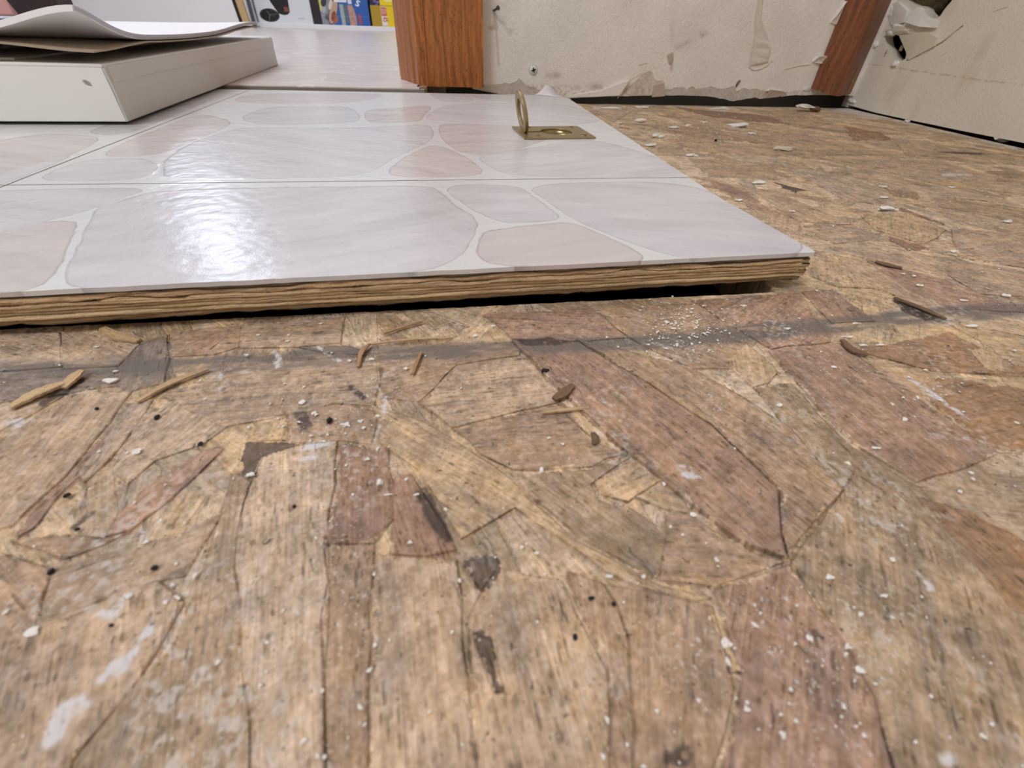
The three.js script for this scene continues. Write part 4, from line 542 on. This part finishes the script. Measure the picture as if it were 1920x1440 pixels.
// ---------------------------------------------------------------- hall beyond the doorway
{
  const F = struct('floor_hall', 'pale vinyl tiled hall floor beyond the doorway step', 'floor'); const ty = TY, RZ = -.5525;
  const xe = onZ(785, 170, RZ).x + .006;
  part(F, 'riser', mergeN([box(-.86, -.02, -.60, xe, ty - .0013, RZ), box(-2.05, -.02, -3.0, 1.2, ty - .0013, -.70), box(-.86, -.02, -.70, 0, ty - .0013, -.60)]), new THREE.MeshStandardMaterial({ color: 0x8d8780, roughness: .8 }), 'dusty grey cut edge of the raised floor');
  const t = makeTex(512, 512, (u, v) => { const x = u * 305, y = v * 305, ve = fbm(x * .02, y * .09 + 4 * fbm(x * .02, y * .02, 2), 4) - .5, g = 1 + .17 * ve + .05 * (fbm(x * .03, y * .03, 3) - .5); const gr = Math.abs(fbm(x * .012 + 5, y * .012, 2) - .5) < .02 ? 1 : 0; return gr ? [226, 221, 219] : [216 * g, 205 * g, 200 * g, .5 + ve]; }, true);
  const mt = [0, 1, 2, 3].map(k => { const a = t.map.clone(), b = t.bumpMap.clone(); for (const q of [a, b]) { q.wrapS = q.wrapT = THREE.MirroredRepeatWrapping; q.offset.set(k * .37, k * .61); } return new THREE.MeshPhysicalMaterial({ map: a, bumpMap: b, bumpScale: .0004, roughness: .3, specularIntensity: .8 }); });
  const S = .305, gx0 = -.332 - S * 3, zl = -.883; let n = 0;
  for (let j = -1; j < 7; j++) for (let i = 0; i < 8; i++) {
    let x0 = gx0 + i * S, x1 = x0 + S, z1 = zl - (j - 0) * S + (j < 0 ? 0 : 0), z0 = z1 - S; if (j < 0) { z1 = RZ; z0 = zl; x1 = Math.min(x1, xe); x0 = Math.max(x0, -.86); } if (x1 - x0 < .01 || x0 > 1) continue; z0 = Math.max(z0, -2.99);
    if (z1 > -.70 && z0 < -.70) { } part(F, 'vinyl_tile', slab(rect(x0 + .0003, z0 + .0003, x1 - .0003, z1 - .0003), ty - .0013, ty, { x0, z0, w: S, d: S }, .0003), mt[(n++ * 7 + j) & 3]);
  }
  for (const [nm, b] of [['wall_hall_back', box(-2.05, -.02, -3.0, 1.2, CEIL, -2.9)], ['wall_hall_left', box(-2.05, -.02, -2.9, -1.97, CEIL, -.70)], ['wall_hall_right', box(1.12, -.02, -2.9, 1.2, CEIL, -.70)]]) { const w = struct(nm, 'plain white hall wall, ' + { wall_hall_back: 'behind the shelf', wall_hall_left: 'beside the leaning board', wall_hall_right: 'beyond the oak casing' }[nm], 'wall'); part(w, 'plasterboard', b, M_white); }
  const w2 = struct('wall_hall_front', 'plain white hall wall round the doorway', 'wall'); part(w2, 'plasterboard', box(-1.97, -.02, -.72, -.87, CEIL, -.70), M_white); part(w2, 'plasterboard', box(.61, -.02, -.72, 1.12, CEIL, -.70), M_white); part(w2, 'plasterboard', box(-.87, 2.1, -.72, .61, CEIL, -.70), M_white);
}
{
  const SZ = -2.27, fy = TY; const at = (a, b, z = SZ) => onZ(a, b, z);
  const bl = at(484, 54), br = at(742, 62), tl = at(484, 43), tr = at(742, 50);
  const U = group('shelf_board', 'low white shelf board on a plinth carrying the printed cartons', 'shelf'), U2 = group('cabinet_side', 'white upright cabinet side with a grey strip of painted gap shading beside the cartons', 'cabinet side');
  const M_sh = new THREE.MeshStandardMaterial({ color: 0xf2f2f4, roughness: .5 }), xl = bl.x, xr = .35, st = (tl.y + tr.y) / 2;
  part(U, 'plinth', rbox(xl, fy, SZ - .02, xr, st, SZ, .0015), M_sh); part(U, 'shelf', box(xl, st - .018, SZ - .32, xr, st, SZ - .02), M_sh); 
  part(U2, 'side_panel', box(xl - .018, fy, SZ - .33, xl - .001, .8, SZ + .004), M_sh); part(U2, 'gap_shading_strip', box(xl - .013, fy, SZ + .004, xl - .001, .8, SZ + .008), new THREE.MeshStandardMaterial({ color: 0x6d7078, roughness: .5, metalness: .3 }), 'grey strip of painted gap shading');  // grey strip paints the gap shading between side panel and shelf
  const cnv = (w, h, f) => { const c = document.createElement('canvas'); c.width = w; c.height = h; f(c.getContext('2d'), w, h); const t = new THREE.CanvasTexture(c); t.colorSpace = THREE.SRGBColorSpace; return new THREE.MeshStandardMaterial({ map: t, roughness: .4 }); };
  // carton with a printed front: w,h,d; the print sits on the front face only
  const carton = (name, label, x0, x1, y0, h, z1, d, front, sidec) => { const G = group(name, label, 'box', {}); const m = new THREE.MeshStandardMaterial({ color: sidec, roughness: .5 }); part(G, 'carton', box(x0, y0, z1 - d, x1, y0 + h, z1 - .0006), m); const pl = new THREE.PlaneGeometry(x1 - x0 - .001, h - .001).translate((x0 + x1) / 2, y0 + h / 2, z1); part(G, 'printed_front', pl, front, 'printed front'); part(G, 'top_flap', rbox(x0, y0 + h - .001, z1 - d, x1, y0 + h + .0008, z1, .0005), m); return G; };
  const b1 = SZ - .012, y1 = st;
  const xa = Math.max(xl + .006, at(478, 43, b1).x + .003), xb = at(588, 45, b1).x, xc = at(605, 45, b1).x, xd = at(695, 48, b1).x, xe = at(699, 49, b1).x, xf = at(752, 49, b1).x;
  carton('gadget_carton', 'white carton with a printed black machine on its front, on the shelf', xa, xb, y1, .2, b1, .2, cnv(512, 1024, (c, w, h) => { // bottom of canvas = bottom of box
    const wmm = (xb - xa) * 1000, s = w / wmm, Y = (mm) => h - mm * h / 200, X = (mm) => mm * s; c.fillStyle = '#e6eaee'; c.fillRect(0, 0, w, h); c.fillStyle = '#17161a';
    c.beginPath(); c.moveTo(X(48), Y(95)); c.lineTo(X(60), Y(60)); c.lineTo(X(72), Y(40)); c.lineTo(X(80), Y(28)); c.quadraticCurveTo(X(110), Y(18), X(122), Y(34)); c.lineTo(X(125), Y(70)); c.lineTo(X(122), Y(120)); c.lineTo(X(60), Y(125)); c.closePath(); c.fill();
    c.beginPath(); c.ellipse(X(45), Y(22), X(36), 20 * h / 200, .1, 0, 7); c.fill(); c.strokeStyle = '#8b9490'; c.lineWidth = 5; c.beginPath(); c.moveTo(X(38), Y(34)); c.lineTo(X(46), Y(24)); c.lineTo(X(40), Y(8)); c.moveTo(X(46), Y(24)); c.lineTo(X(74), Y(26)); c.stroke(); c.strokeStyle = '#5d6460'; c.lineWidth = 3; c.beginPath(); c.ellipse(X(45), Y(22), X(33), 17 * h / 200, .1, 0, 7); c.stroke(); c.fillStyle = '#3b3a40'; c.beginPath(); c.ellipse(X(58), Y(20), X(9), 9, 0, 0, 7); c.fill(); c.fillStyle = '#8a4a48'; c.fillRect(X(103), Y(48), X(16), 14 * h / 200); c.fillStyle = '#3a3d44'; c.fillRect(X(84), Y(100), X(20), 12 * h / 200); c.fillStyle = '#9aa0a6'; c.font = '28px sans-serif'; c.fillText('2000', X(148), Y(13)); c.fillRect(X(176), Y(15), X(14), 2);
  }), 0xe9ecef);
  carton('dark_filler', 'narrow dark block added between the white carton and the blue carton', xb + .002, xc - .001, y1, .21, b1 - .006, .2, new THREE.MeshStandardMaterial({ color: 0x2b2422, roughness: .6 }), 0x2b2422);  // dark block added to fill the dark strip between the two cartons
  carton('blue_carton', 'blue carton printed with dishes and food, on the shelf', xc, xd, y1, .22, b1, .16, cnv(512, 768, (c, w, h) => {
    const wm = (xd - xc) * 1000, X = (m) => m * w / wm, Y = (m) => h - m * h / 220; c.fillStyle = '#2f62b0'; c.fillRect(0, 0, w, h); c.fillStyle = '#8f97a2'; c.fillRect(0, Y(90), X(45), h); c.fillStyle = '#d7cf7a'; c.beginPath(); c.moveTo(0, Y(120)); c.lineTo(X(22), Y(120)); c.lineTo(X(12), Y(42)); c.lineTo(0, Y(40)); c.fill();
    for (const [x, y, a, b, k] of [[18, 66, 10, 14, '#3a3d42'], [24, 22, 11, 9, '#5b5f68'], [14, 44, 8, 10, '#b5bac0'], [48, 40, 16, 44, '#4b4d58'], [48, 40, 13, 39, '#c8a690'], [46, 26, 8, 16, '#8c4a38'], [54, 16, 7, 12, '#b06a4a'], [42, 60, 6, 16, '#e7d9cc']]) { c.fillStyle = k; c.beginPath(); c.ellipse(X(x), Y(y), X(a), b * h / 220, .35, 0, 7); c.fill(); }
    c.fillStyle = '#aab6b4'; c.fillRect(X(74), Y(62), X(14), 62 * h / 220); c.fillStyle = '#5f7278'; c.fillRect(X(88), Y(62), X(14), 56 * h / 220); c.fillStyle = '#c59a8c'; c.beginPath(); c.moveTo(X(104), Y(60)); c.lineTo(X(122), Y(60)); c.quadraticCurveTo(X(136), Y(30), X(130), 0 + Y(0)); c.lineTo(X(106), Y(0)); c.fill(); c.fillStyle = '#b2877a'; for (let i = 0; i < 40; i++) c.fillRect(X(106 + vn(i, 1.3) * 22), Y(vn(i, 7.7) * 55), 9, 9);
    c.fillStyle = '#eef3f8'; c.fillRect(X(58), Y(110), X(46), 42 * h / 220); c.fillStyle = '#6a93c8'; c.fillRect(X(72), Y(76), X(24), 5); c.fillRect(X(84), Y(84), X(18), 5); c.fillStyle = '#e6ebf2'; c.fillRect(X(108), Y(84), X(14), 20 * h / 220); c.fillStyle = '#5a77a8'; c.fillRect(X(110), Y(80), X(10), 12); c.fillStyle = '#c8452f'; c.fillRect(X(140), Y(34), X(9), 30 * h / 220); c.fillStyle = '#fff'; c.save(); c.translate(X(132), Y(62)); c.rotate(.5); c.font = 'bold 90px sans-serif'; c.fillText('S', 0, 0); c.restore(); c.fillStyle = 'rgba(255,255,255,.35)'; c.fillRect(0, Y(28), w, 3);
  }), 0x27406e);
  carton('yellow_carton', 'yellow and gold carton with a red label reading 45 on the shelf', xe, xf, y1, .062, b1, .12, cnv(256, 256, (c, w, h) => { c.fillStyle = '#f3d21a'; c.fillRect(0, 0, w, h); c.fillStyle = '#b8952c'; c.fillRect(0, 0, w * .34, h); c.fillStyle = '#d8c9a4'; c.fillRect(w * .34, 0, w * .2, h); c.fillStyle = '#d2392e'; c.fillRect(w * .36, h * .06, w * .18, h * .4); c.fillStyle = '#f2e9df'; for (let i = 0; i < 4; i++) c.fillRect(w * (.38 + i * .04), h * .1, 4, h * .3); c.fillStyle = '#efe8e0'; c.fillRect(w * .36, h * .48, w * .18, h * .46); c.fillStyle = '#c2262a'; c.save(); c.translate(w * .395, h * .52); c.rotate(Math.PI / 2); c.font = 'bold 60px sans-serif'; c.fillText('45', 0, -0); c.restore(); }), 0xd9b91c);
  carton('navy_carton', 'navy and yellow carton stacked on the yellow carton', xe, xf - .006, y1 + .0632, .07, b1, .12, cnv(256, 256, (c, w, h) => { c.fillStyle = '#f6d716'; c.fillRect(0, 0, w, h); c.fillStyle = '#f7ef9a'; c.beginPath(); c.ellipse(w * .7, h * .72, w * .2, h * .12, 0, 0, 7); c.fill(); c.fillStyle = '#20264f'; c.fillRect(0, 0, w * .36, h); c.fillStyle = '#8d6fb0'; for (let i = 0; i < 14; i++) c.fillRect(w * (.06 + .24 * vn(i, 2.2)), h * (.45 + .5 * vn(i, 5.1)), 26, 12); }), 0x2a2f5a);
  // white board leaning, with a wooden edge
  const LZ = -2.16, e0 = at(425, 0, LZ), e1 = at(446, 44, LZ);
  const B = group('leaning_board', 'white board with a tan wooden edge leaning beside the shelf unit', 'board');
  const lean = (e1.x - e0.x) / (e0.y - e1.y), bg = box(-.9, 0, -.012, 0, .42, 0), bw = box(0, 0, -.012, .022, .42, .004), bk = box(-.012, 0, -.014, .004, .42, .002);
  const M_b = new THREE.MeshStandardMaterial({ color: 0xf3f1f3, roughness: .5 }); part(B, 'board', bg, M_b); part(B, 'dark_gap_strip', bk, M_dark); const we = part(B, 'wooden_edge', bw, new THREE.MeshStandardMaterial({ color: 0xc9a878, roughness: .7 })); B.position.set(e1.x + .02 - .018 * 0, fy + .012, LZ); B.rotation.z = Math.min(.16, lean * .35); B.rotation.x = 0;  // dark strip paints the shaded black gap beside the wooden edge
}

// ---------------------------------------------------------------- crumbs, splinters and dust on the floor
const floorAt = (a, b, y = 0) => onY(a, b, y);
{
  const M_c = [0xe9e6e0, 0xdedad2, 0xd2c8b8].map(c => new THREE.MeshStandardMaterial({ color: c, roughness: .95 }));
  const LM = [[300, 700, 'on the grey dirt line by the splinters'], [700, 665, 'on the grey dirt line before the panel'], [700, 800, 'by the white paint smear'], [560, 760, 'by the dark knot and the pale wedge'], [480, 890, 'at the top of the long pale strand'], [760, 930, 'on the dark red strands'], [1000, 800, 'on the mottled tan strand'], [1290, 620, 'in the dense dust patch before the panel'], [1350, 860, 'on the broad ridge strand'], [1600, 880, 'at the meeting of the olive and red strands'], [1600, 720, 'on the broad reddish strand'], [1800, 590, 'near the dark splinter and dirt line'], [1620, 640, 'by the frayed dark splinter'], [230, 1140, 'on the whitened strand'], [100, 960, 'on the long tan strand'], [620, 1000, 'beside the long pale strand'], [1200, 1080, 'on the curved straw-coloured strand'], [1450, 1350, 'on the reddish strand with much dust'], [1700, 1150, 'on the broad olive strand'], [950, 1150, 'near the dark wood marks'], [1720, 520, 'behind the panel corner'], [1160, 215, 'beside the far end of the panel'], [1240, 260, 'in the chip scatter beside the panel'], [1380, 240, 'in the open floor before the torn wall paper'], [1350, 200, 'under the back wall gap'], [1460, 285, 'on the far dirt line'], [1440, 355, 'beside the groove in the floor'], [1660, 380, 'on the pale strands'], [1800, 340, 'near the dark knot by the side wall'], [1880, 270, 'in the gap under the side wall'], [1860, 430, 'on the broad pale boards']];
  const where = (a, b) => { let k = LM[0], d = 1e9; for (const l of LM) { const q = Math.hypot(l[0] - a, (l[1] - b) * 1.6); if (q < d) { d = q; k = l; } } return k[2]; }, sizeW = (w) => w > 20 ? 'broad ' : w > 12 ? 'larger ' : w > 8 ? 'small ' : 'tiny ';
  const crumb = (a, b, wpx, hpx, k = 0, th = .5, label = 'white plaster crumb', grp = 'plaster crumbs on the floor', name = 'plaster_crumb') => { const p = floorAt(a, b), q = floorAt(a + wpx / 2, b), r = Math.max(.0003, p.distanceTo(q)), sE = CAM_H / Math.hypot(p.x, p.z, CAM_H), cE = Math.sqrt(1 - sE * sE), rz = Math.min(r * 1.4, r * (hpx / wpx) / (.5 * cE + sE)), ry = rz * .5; const g = lump(r, ry, rz, 1, 1.0); g.rotateY(0); g.translate(p.x, ry * .55 + .0001, p.z); single(name, g, M_c[k], sizeW(wpx) + label + ' ' + where(a, b), 'crumb', { group: grp }); };
  // [x, y, width, height, tone]
  for (const c of [[645, 797, 13, 9], [567, 755, 10, 7], [590, 775, 9, 5], [675, 791, 8, 7], [682, 803, 6, 6], [208, 715, 20, 10], [258, 847, 12, 9], [181, 651, 10, 4], [539, 640, 6, 4], [463, 667, 7, 5], [484, 629, 6, 4], [534, 720, 6, 5], [697, 674, 8, 5], [761, 692, 7, 6], [655, 677, 5, 5], [713, 905, 9, 12], [728, 928, 18, 4], [780, 928, 12, 4], [834, 956, 7, 8], [468, 890, 16, 7], [1016, 883, 6, 9], [1055, 833, 5, 5], [925, 612, 7, 5], [891, 630, 6, 4], [1475, 617, 10, 5], [1392, 574, 10, 5], [1563, 689, 8, 5], [1696, 787, 9, 6], [1461, 760, 8, 5], [1375, 845, 8, 16], [1336, 851, 10, 8], [1320, 862, 7, 5], [1588, 870, 8, 6], [1578, 900, 6, 14], [1643, 841, 14, 6], [1400, 996, 22, 8], [1298, 965, 9, 7], [238, 1118, 14, 14], [322, 1097, 8, 8], [332, 1120, 12, 12], [312, 1130, 9, 9], [60, 1186, 22, 14], [1363, 1207, 14, 14], [1590, 1214, 12, 10], [1612, 1257, 12, 10], [1518, 1198, 7, 10], [1555, 1083, 14, 8], [1673, 1050, 9, 7], [1400, 1330, 10, 10], [1467, 1378, 10, 12], [1846, 1383, 11, 12], [1658, 1118, 14, 6], [1141, 1081, 10, 7], [1205, 1082, 10, 8], [1342, 1050, 6, 10], [1005, 1037, 9, 6], [1820, 612, 22, 5], [1806, 564, 10, 4], [1712, 518, 8, 4], [1725, 536, 8, 4], [1692, 514, 6, 3], [1250, 605, 8, 5], [1606, 607, 14, 3], [1590, 632, 18, 4], [1620, 648, 14, 4], [1650, 647, 14, 3], [1902, 658, 8, 4], [1887, 555, 10, 5]]) crumb(c[0], c[1], c[2], c[3], c[4] || 0);
  const chip = 'pale plaster chip', cg = 'plaster chips near the walls';
  for (const c of [[1205, 228, 18, 6], [1380, 237, 32, 8], [1235, 257, 20, 7], [1296, 292, 16, 4], [1462, 281, 26, 9, 2], [1420, 343, 22, 6], [1660, 393, 30, 8], [1655, 351, 12, 4], [1265, 240, 16, 4], [1290, 236, 10, 4], [1163, 232, 8, 3], [1220, 273, 18, 5], [1320, 230, 10, 3], [1408, 251, 14, 4], [1140, 203, 30, 3], [1205, 202, 16, 3], [1350, 204, 36, 4], [1700, 228, 6, 3], [1875, 265, 16, 8, 2], [1885, 416, 16, 5], [1386, 376, 12, 4], [1485, 397, 10, 4], [1784, 352, 8, 3], [1656, 371, 12, 3], [1790, 472, 9, 4]]) crumb(c[0], c[1], c[2], c[3], c[4] || 0, .9, chip, cg, 'plaster_chip');
  // big flake leaning on a brown chip in the corner
  { const G = group('plaster_flake', 'large white plaster flake on a brown chip in the room corner', 'flake'), p = floorAt(1512, 208), a = lump(.0125, .0022, .007, 2, .4).rotateZ(-.06), b = lump(.006, .0025, .005, 2, .4); a.translate(p.x - .004, .0048, p.z); b.translate(p.x + .009, .0022, p.z + .002); part(G, 'flake', a, M_c[0]); part(G, 'brown_chip', b, new THREE.MeshStandardMaterial({ color: 0x6e5137, roughness: 1 })); }
  // dark grit
  const M_g = new THREE.MeshStandardMaterial({ color: 0x1c1917, roughness: .9 }), grit = [[618, 790, 13, 11], [378, 834, 10, 8], [295, 783, 8, 12], [182, 767, 6, 4], [1394, 792, 7, 8], [127, 930, 14, 8], [97, 1073, 14, 14], [290, 1066, 12, 8], [1022, 698, 14, 8], [209, 1173, 8, 6], [146, 993, 10, 6], [1150, 1133, 8, 8], [1108, 1122, 12, 8], [1795, 228, 0, 0], [1342, 264, 5, 3], [552, 950, 6, 8], [1077, 1195, 10, 12]].filter(c => c[2]);
  for (const [a, b, w, h] of grit) { const p = floorAt(a, b), r = p.distanceTo(floorAt(a + w / 2, b)), s = Math.min(r * 1.5, Math.abs(floorAt(a, b - h / 2).z - p.z)); const g = lump(r, Math.min(r, s) * .7, s, 1, .4); g.translate(p.x, Math.min(r, s) * .45, p.z); single('grit', g, M_g, sizeW(w) + 'black grit speck ' + where(a, b), 'grit', { group: 'dark grit on the floor' }); }
  // splinters: thin wood slivers lifted off the board
  const M_s = { p: plyMat(206, 178, 142), d: plyMat(124, 98, 78), r: plyMat(186, 148, 112) };
  const sliver = (l, w, th, mat, label) => { // l: [px,py,lift mm]
    const P = l.map(([a, b, y]) => { const q = floorAt(a, b); q.y = (y * .25 + .1) / 1000; return q; }), cv = new THREE.CatmullRomCurve3(P), n = 14, pos = [], idx = [], uv = [];
    for (let i = 0; i <= n; i++) { const t = i / n, p = cv.getPoint(t), d = cv.getTangent(t), s = V(-d.z, 0, d.x).normalize().multiplyScalar(w * 1.25 / 2000 * (.35 + .65 * Math.sin(Math.PI * (.12 + .8 * t))) * (1 + .3 * (vn(i * .7, w) - .5))); for (const [k, dy] of [[-1, 0], [1, 0], [1, th / 1000], [-1, th / 1000]]) { pos.push(p.x + s.x * k, p.y + dy, p.z + s.z * k); uv.push(t * .06 + w * .3, k * .04 + dy * 90); } if (i) for (let k = 0; k < 4; k++) { const a = (i - 1) * 4 + k, b = (i - 1) * 4 + (k + 1) % 4; idx.push(a, a + 4, b, b, a + 4, b + 4); } }
    idx.push(0, 1, 2, 0, 2, 3); const e = n * 4; idx.push(e, e + 2, e + 1, e, e + 3, e + 2); const g = geoFrom(pos, idx, uv).toNonIndexed(); g.computeVertexNormals(); single('wood_splinter', g, M_s[mat], label, 'splinter'); };
  sliver([[22, 766, .3], [75, 742, 2.2], [126, 722, 1.2]], 2.6, .6, 'p', 'long pale splinter arched up beside the dark gouge and grey dirt line'); sliver([[122, 730, .4], [142, 714, 2.6], [160, 702, 3.6]], 2.2, .6, 'p', 'short pale splinter standing up at the end of the dark gouge');
  sliver([[194, 618, .5], [225, 634, 1.0], [262, 642, .6]], 2.2, .6, 'p', 'pale splinter lying against the panel front edge beside the grey strand'); sliver([[1038, 752, .8], [1054, 744, 2.4], [1074, 728, 2.6]], 2.0, .7, 'd', 'dark curled splinter on the long ridge of the floor'); sliver([[1016, 777, .9], [1060, 772, 1.3], [1104, 768, 1.0]], .8, .4, 'p', 'thin pale splinter crossing the ridge below the dark splinter');
  sliver([[672, 690, .5], [679, 664, 2.0], [694, 648, 1.4]], 1.0, .4, 'r', 'short bent tan sliver at the end of the grey patch before the panel'); sliver([[694, 648, .8], [770, 640, 1.4], [850, 636, .6]], .7, .4, 'p', 'long thin pale sliver along the grey dirt line before the panel'); sliver([[774, 704, .5], [782, 684, 1.8], [791, 662, 1.0]], .7, .4, 'r', 'short tan sliver standing by the grey dirt line'); sliver([[258, 756, .8], [320, 722, 1.4], [392, 694, .8]], 1.4, .4, 'p', 'pale frayed splinter below the grey patch of the floor');
  sliver([[1578, 640, .6], [1596, 660, 2.2], [1625, 668, .8]], 2.0, .5, 'd', 'dark frayed splinter at the end of a reddish strand'); sliver([[1675, 560, .6], [1720, 578, 1.4], [1772, 600, .6]], 1.6, .4, 'd', 'dark splinter beside the grey dirt line right of the panel'); sliver([[720, 628, .6], [756, 616, 1.4], [792, 606, .8]], .8, .4, 'r', 'reddish sliver peeling up just in front of the panel edge'); sliver([[1110, 815, 1.2], [1116, 826, 1.5], [1112, 836, .8]], 1.3, .5, 'd', 'stubby brown splinter beside the pale wedge of the ridge');
  sliver([[1640, 492, .5], [1660, 498, 1.2], [1690, 504, .6]], 2.2, .4, 'd', 'brown splinter lifted behind the panel corner');
}
{ // fine white dust: nobody could count it
  const pos = []; const put = (a, b) => { if (b < 185) return; const p = floorAt(a, b); if (p.x > .5 || p.z < -.588) return; if (p.x < .126 && p.z < hatchZ(p.x) + .0006) return; if (p.x < -.14) return; pos.push(p); };
  const gauss = () => (rnd() + rnd() + rnd() + rnd() - 2);
  for (let i = 0; i < 420; i++) put(1285 + gauss() * 75, 612 + gauss() * 42); for (let i = 0; i < 90; i++) put(1225 + gauss() * 60, 685 + gauss() * 22); for (let i = 0; i < 70; i++) put(1170 + gauss() * 60, 730 + gauss() * 12); for (let i = 0; i < 110; i++) put(1290 + gauss() * 40, 888 + gauss() * 24); for (let i = 0; i < 60; i++) put(1760 + gauss() * 70, 745 + gauss() * 40);
  for (let i = 0; i < 360; i++) put(rr(0, 1920), rr(570, 1440)); for (let i = 0; i < 60; i++) put(1560 + gauss() * 180, 1250 + gauss() * 150); for (let i = 0; i < 120; i++) put(600 + gauss() * 130, 800 + gauss() * 70); for (let i = 0; i < 260; i++) put(rr(1100, 1920), rr(195, 560)); for (let i = 0; i < 220; i++) put(1290 + gauss() * 120, 245 + gauss() * 30);
  const g = lump(1, .5, .8, 0, .5), im = new THREE.InstancedMesh(g, new THREE.MeshStandardMaterial({ color: 0xe8e4dc, roughness: .95 }), pos.length), m = new THREE.Matrix4(), q = new THREE.Quaternion();
  pos.forEach((p, i) => { const d = Math.hypot(p.x, p.z); const s = (.00008 + .00030 * Math.pow(rnd(), 3)) * (1 + d * 2.2); q.setFromAxisAngle(V(0, 1, 0), rr(0, 6.3)); m.compose(V(p.x, s * .3, p.z), q, V(s * rr(.7, 1.7), s, s)); im.setMatrixAt(i, m); });
  im.name = 'plaster_dust'; im.userData = { label: 'fine white plaster dust scattered over the bare floor', category: 'dust', kind: 'stuff' }; im.castShadow = im.receiveShadow = true; scene.add(im);
}

// ---------------------------------------------------------------- lamps
function lampFitting(name, label, L, housing) {
  const G = group(name, label, 'lamp'), p = V(...L.pos), to = V(...L.to);
  G.position.copy(p); G.up.set(0, 1, 0); const dir = to.clone().sub(p).normalize(); G.quaternion.setFromUnitVectors(V(0, 0, 1), dir); if (Math.abs(dir.y) < .95) { G.lookAt(to); }
  part(G, 'housing', rbox(-L.w / 2 - .015, -L.h / 2 - .015, -.035, L.w / 2 + .015, L.h / 2 + .015, -.006, .006), housing);
  part(G, 'diffuser', box(-L.w / 2, -L.h / 2, -.006, L.w / 2, L.h / 2, 0), new THREE.MeshStandardMaterial({ color: 0xffffff, emissive: L.color, emissiveIntensity: Math.min(3, L.power * .3), roughness: .6 }));
  const l = new THREE.RectAreaLight(L.color, L.power, L.w, L.h); l.name = 'area_light'; l.position.set(0, 0, .004); l.rotation.y = Math.PI; G.add(l); return G;
}
const M_house = new THREE.MeshStandardMaterial({ color: 0xe0e0e0, roughness: .5 });
lampFitting('wall_lamp', 'square wall lamp on the closet side wall', LAMPS.closet, M_house); lampFitting('ceiling_lamp', 'large square ceiling lamp in the hall', LAMPS.hall, M_house);
{ const G = lampFitting('work_light', 'cool white work light on a stand in the hall', LAMPS.work, new THREE.MeshStandardMaterial({ color: 0x333333, roughness: .5 })); const q = G.quaternion.clone().invert(), h = LAMPS.work.pos[1] - TY; const s = new THREE.CylinderGeometry(.012, .012, h, 12).translate(0, -h / 2, -.02).applyQuaternion(q); part(G, 'stand', s, M_dark); const f = new THREE.CylinderGeometry(.14, .15, .015, 24).translate(0, -h + .0075, -.02).applyQuaternion(q); part(G, 'foot', f, M_dark); }
shade(scene);
renderer.render(scene, camera);
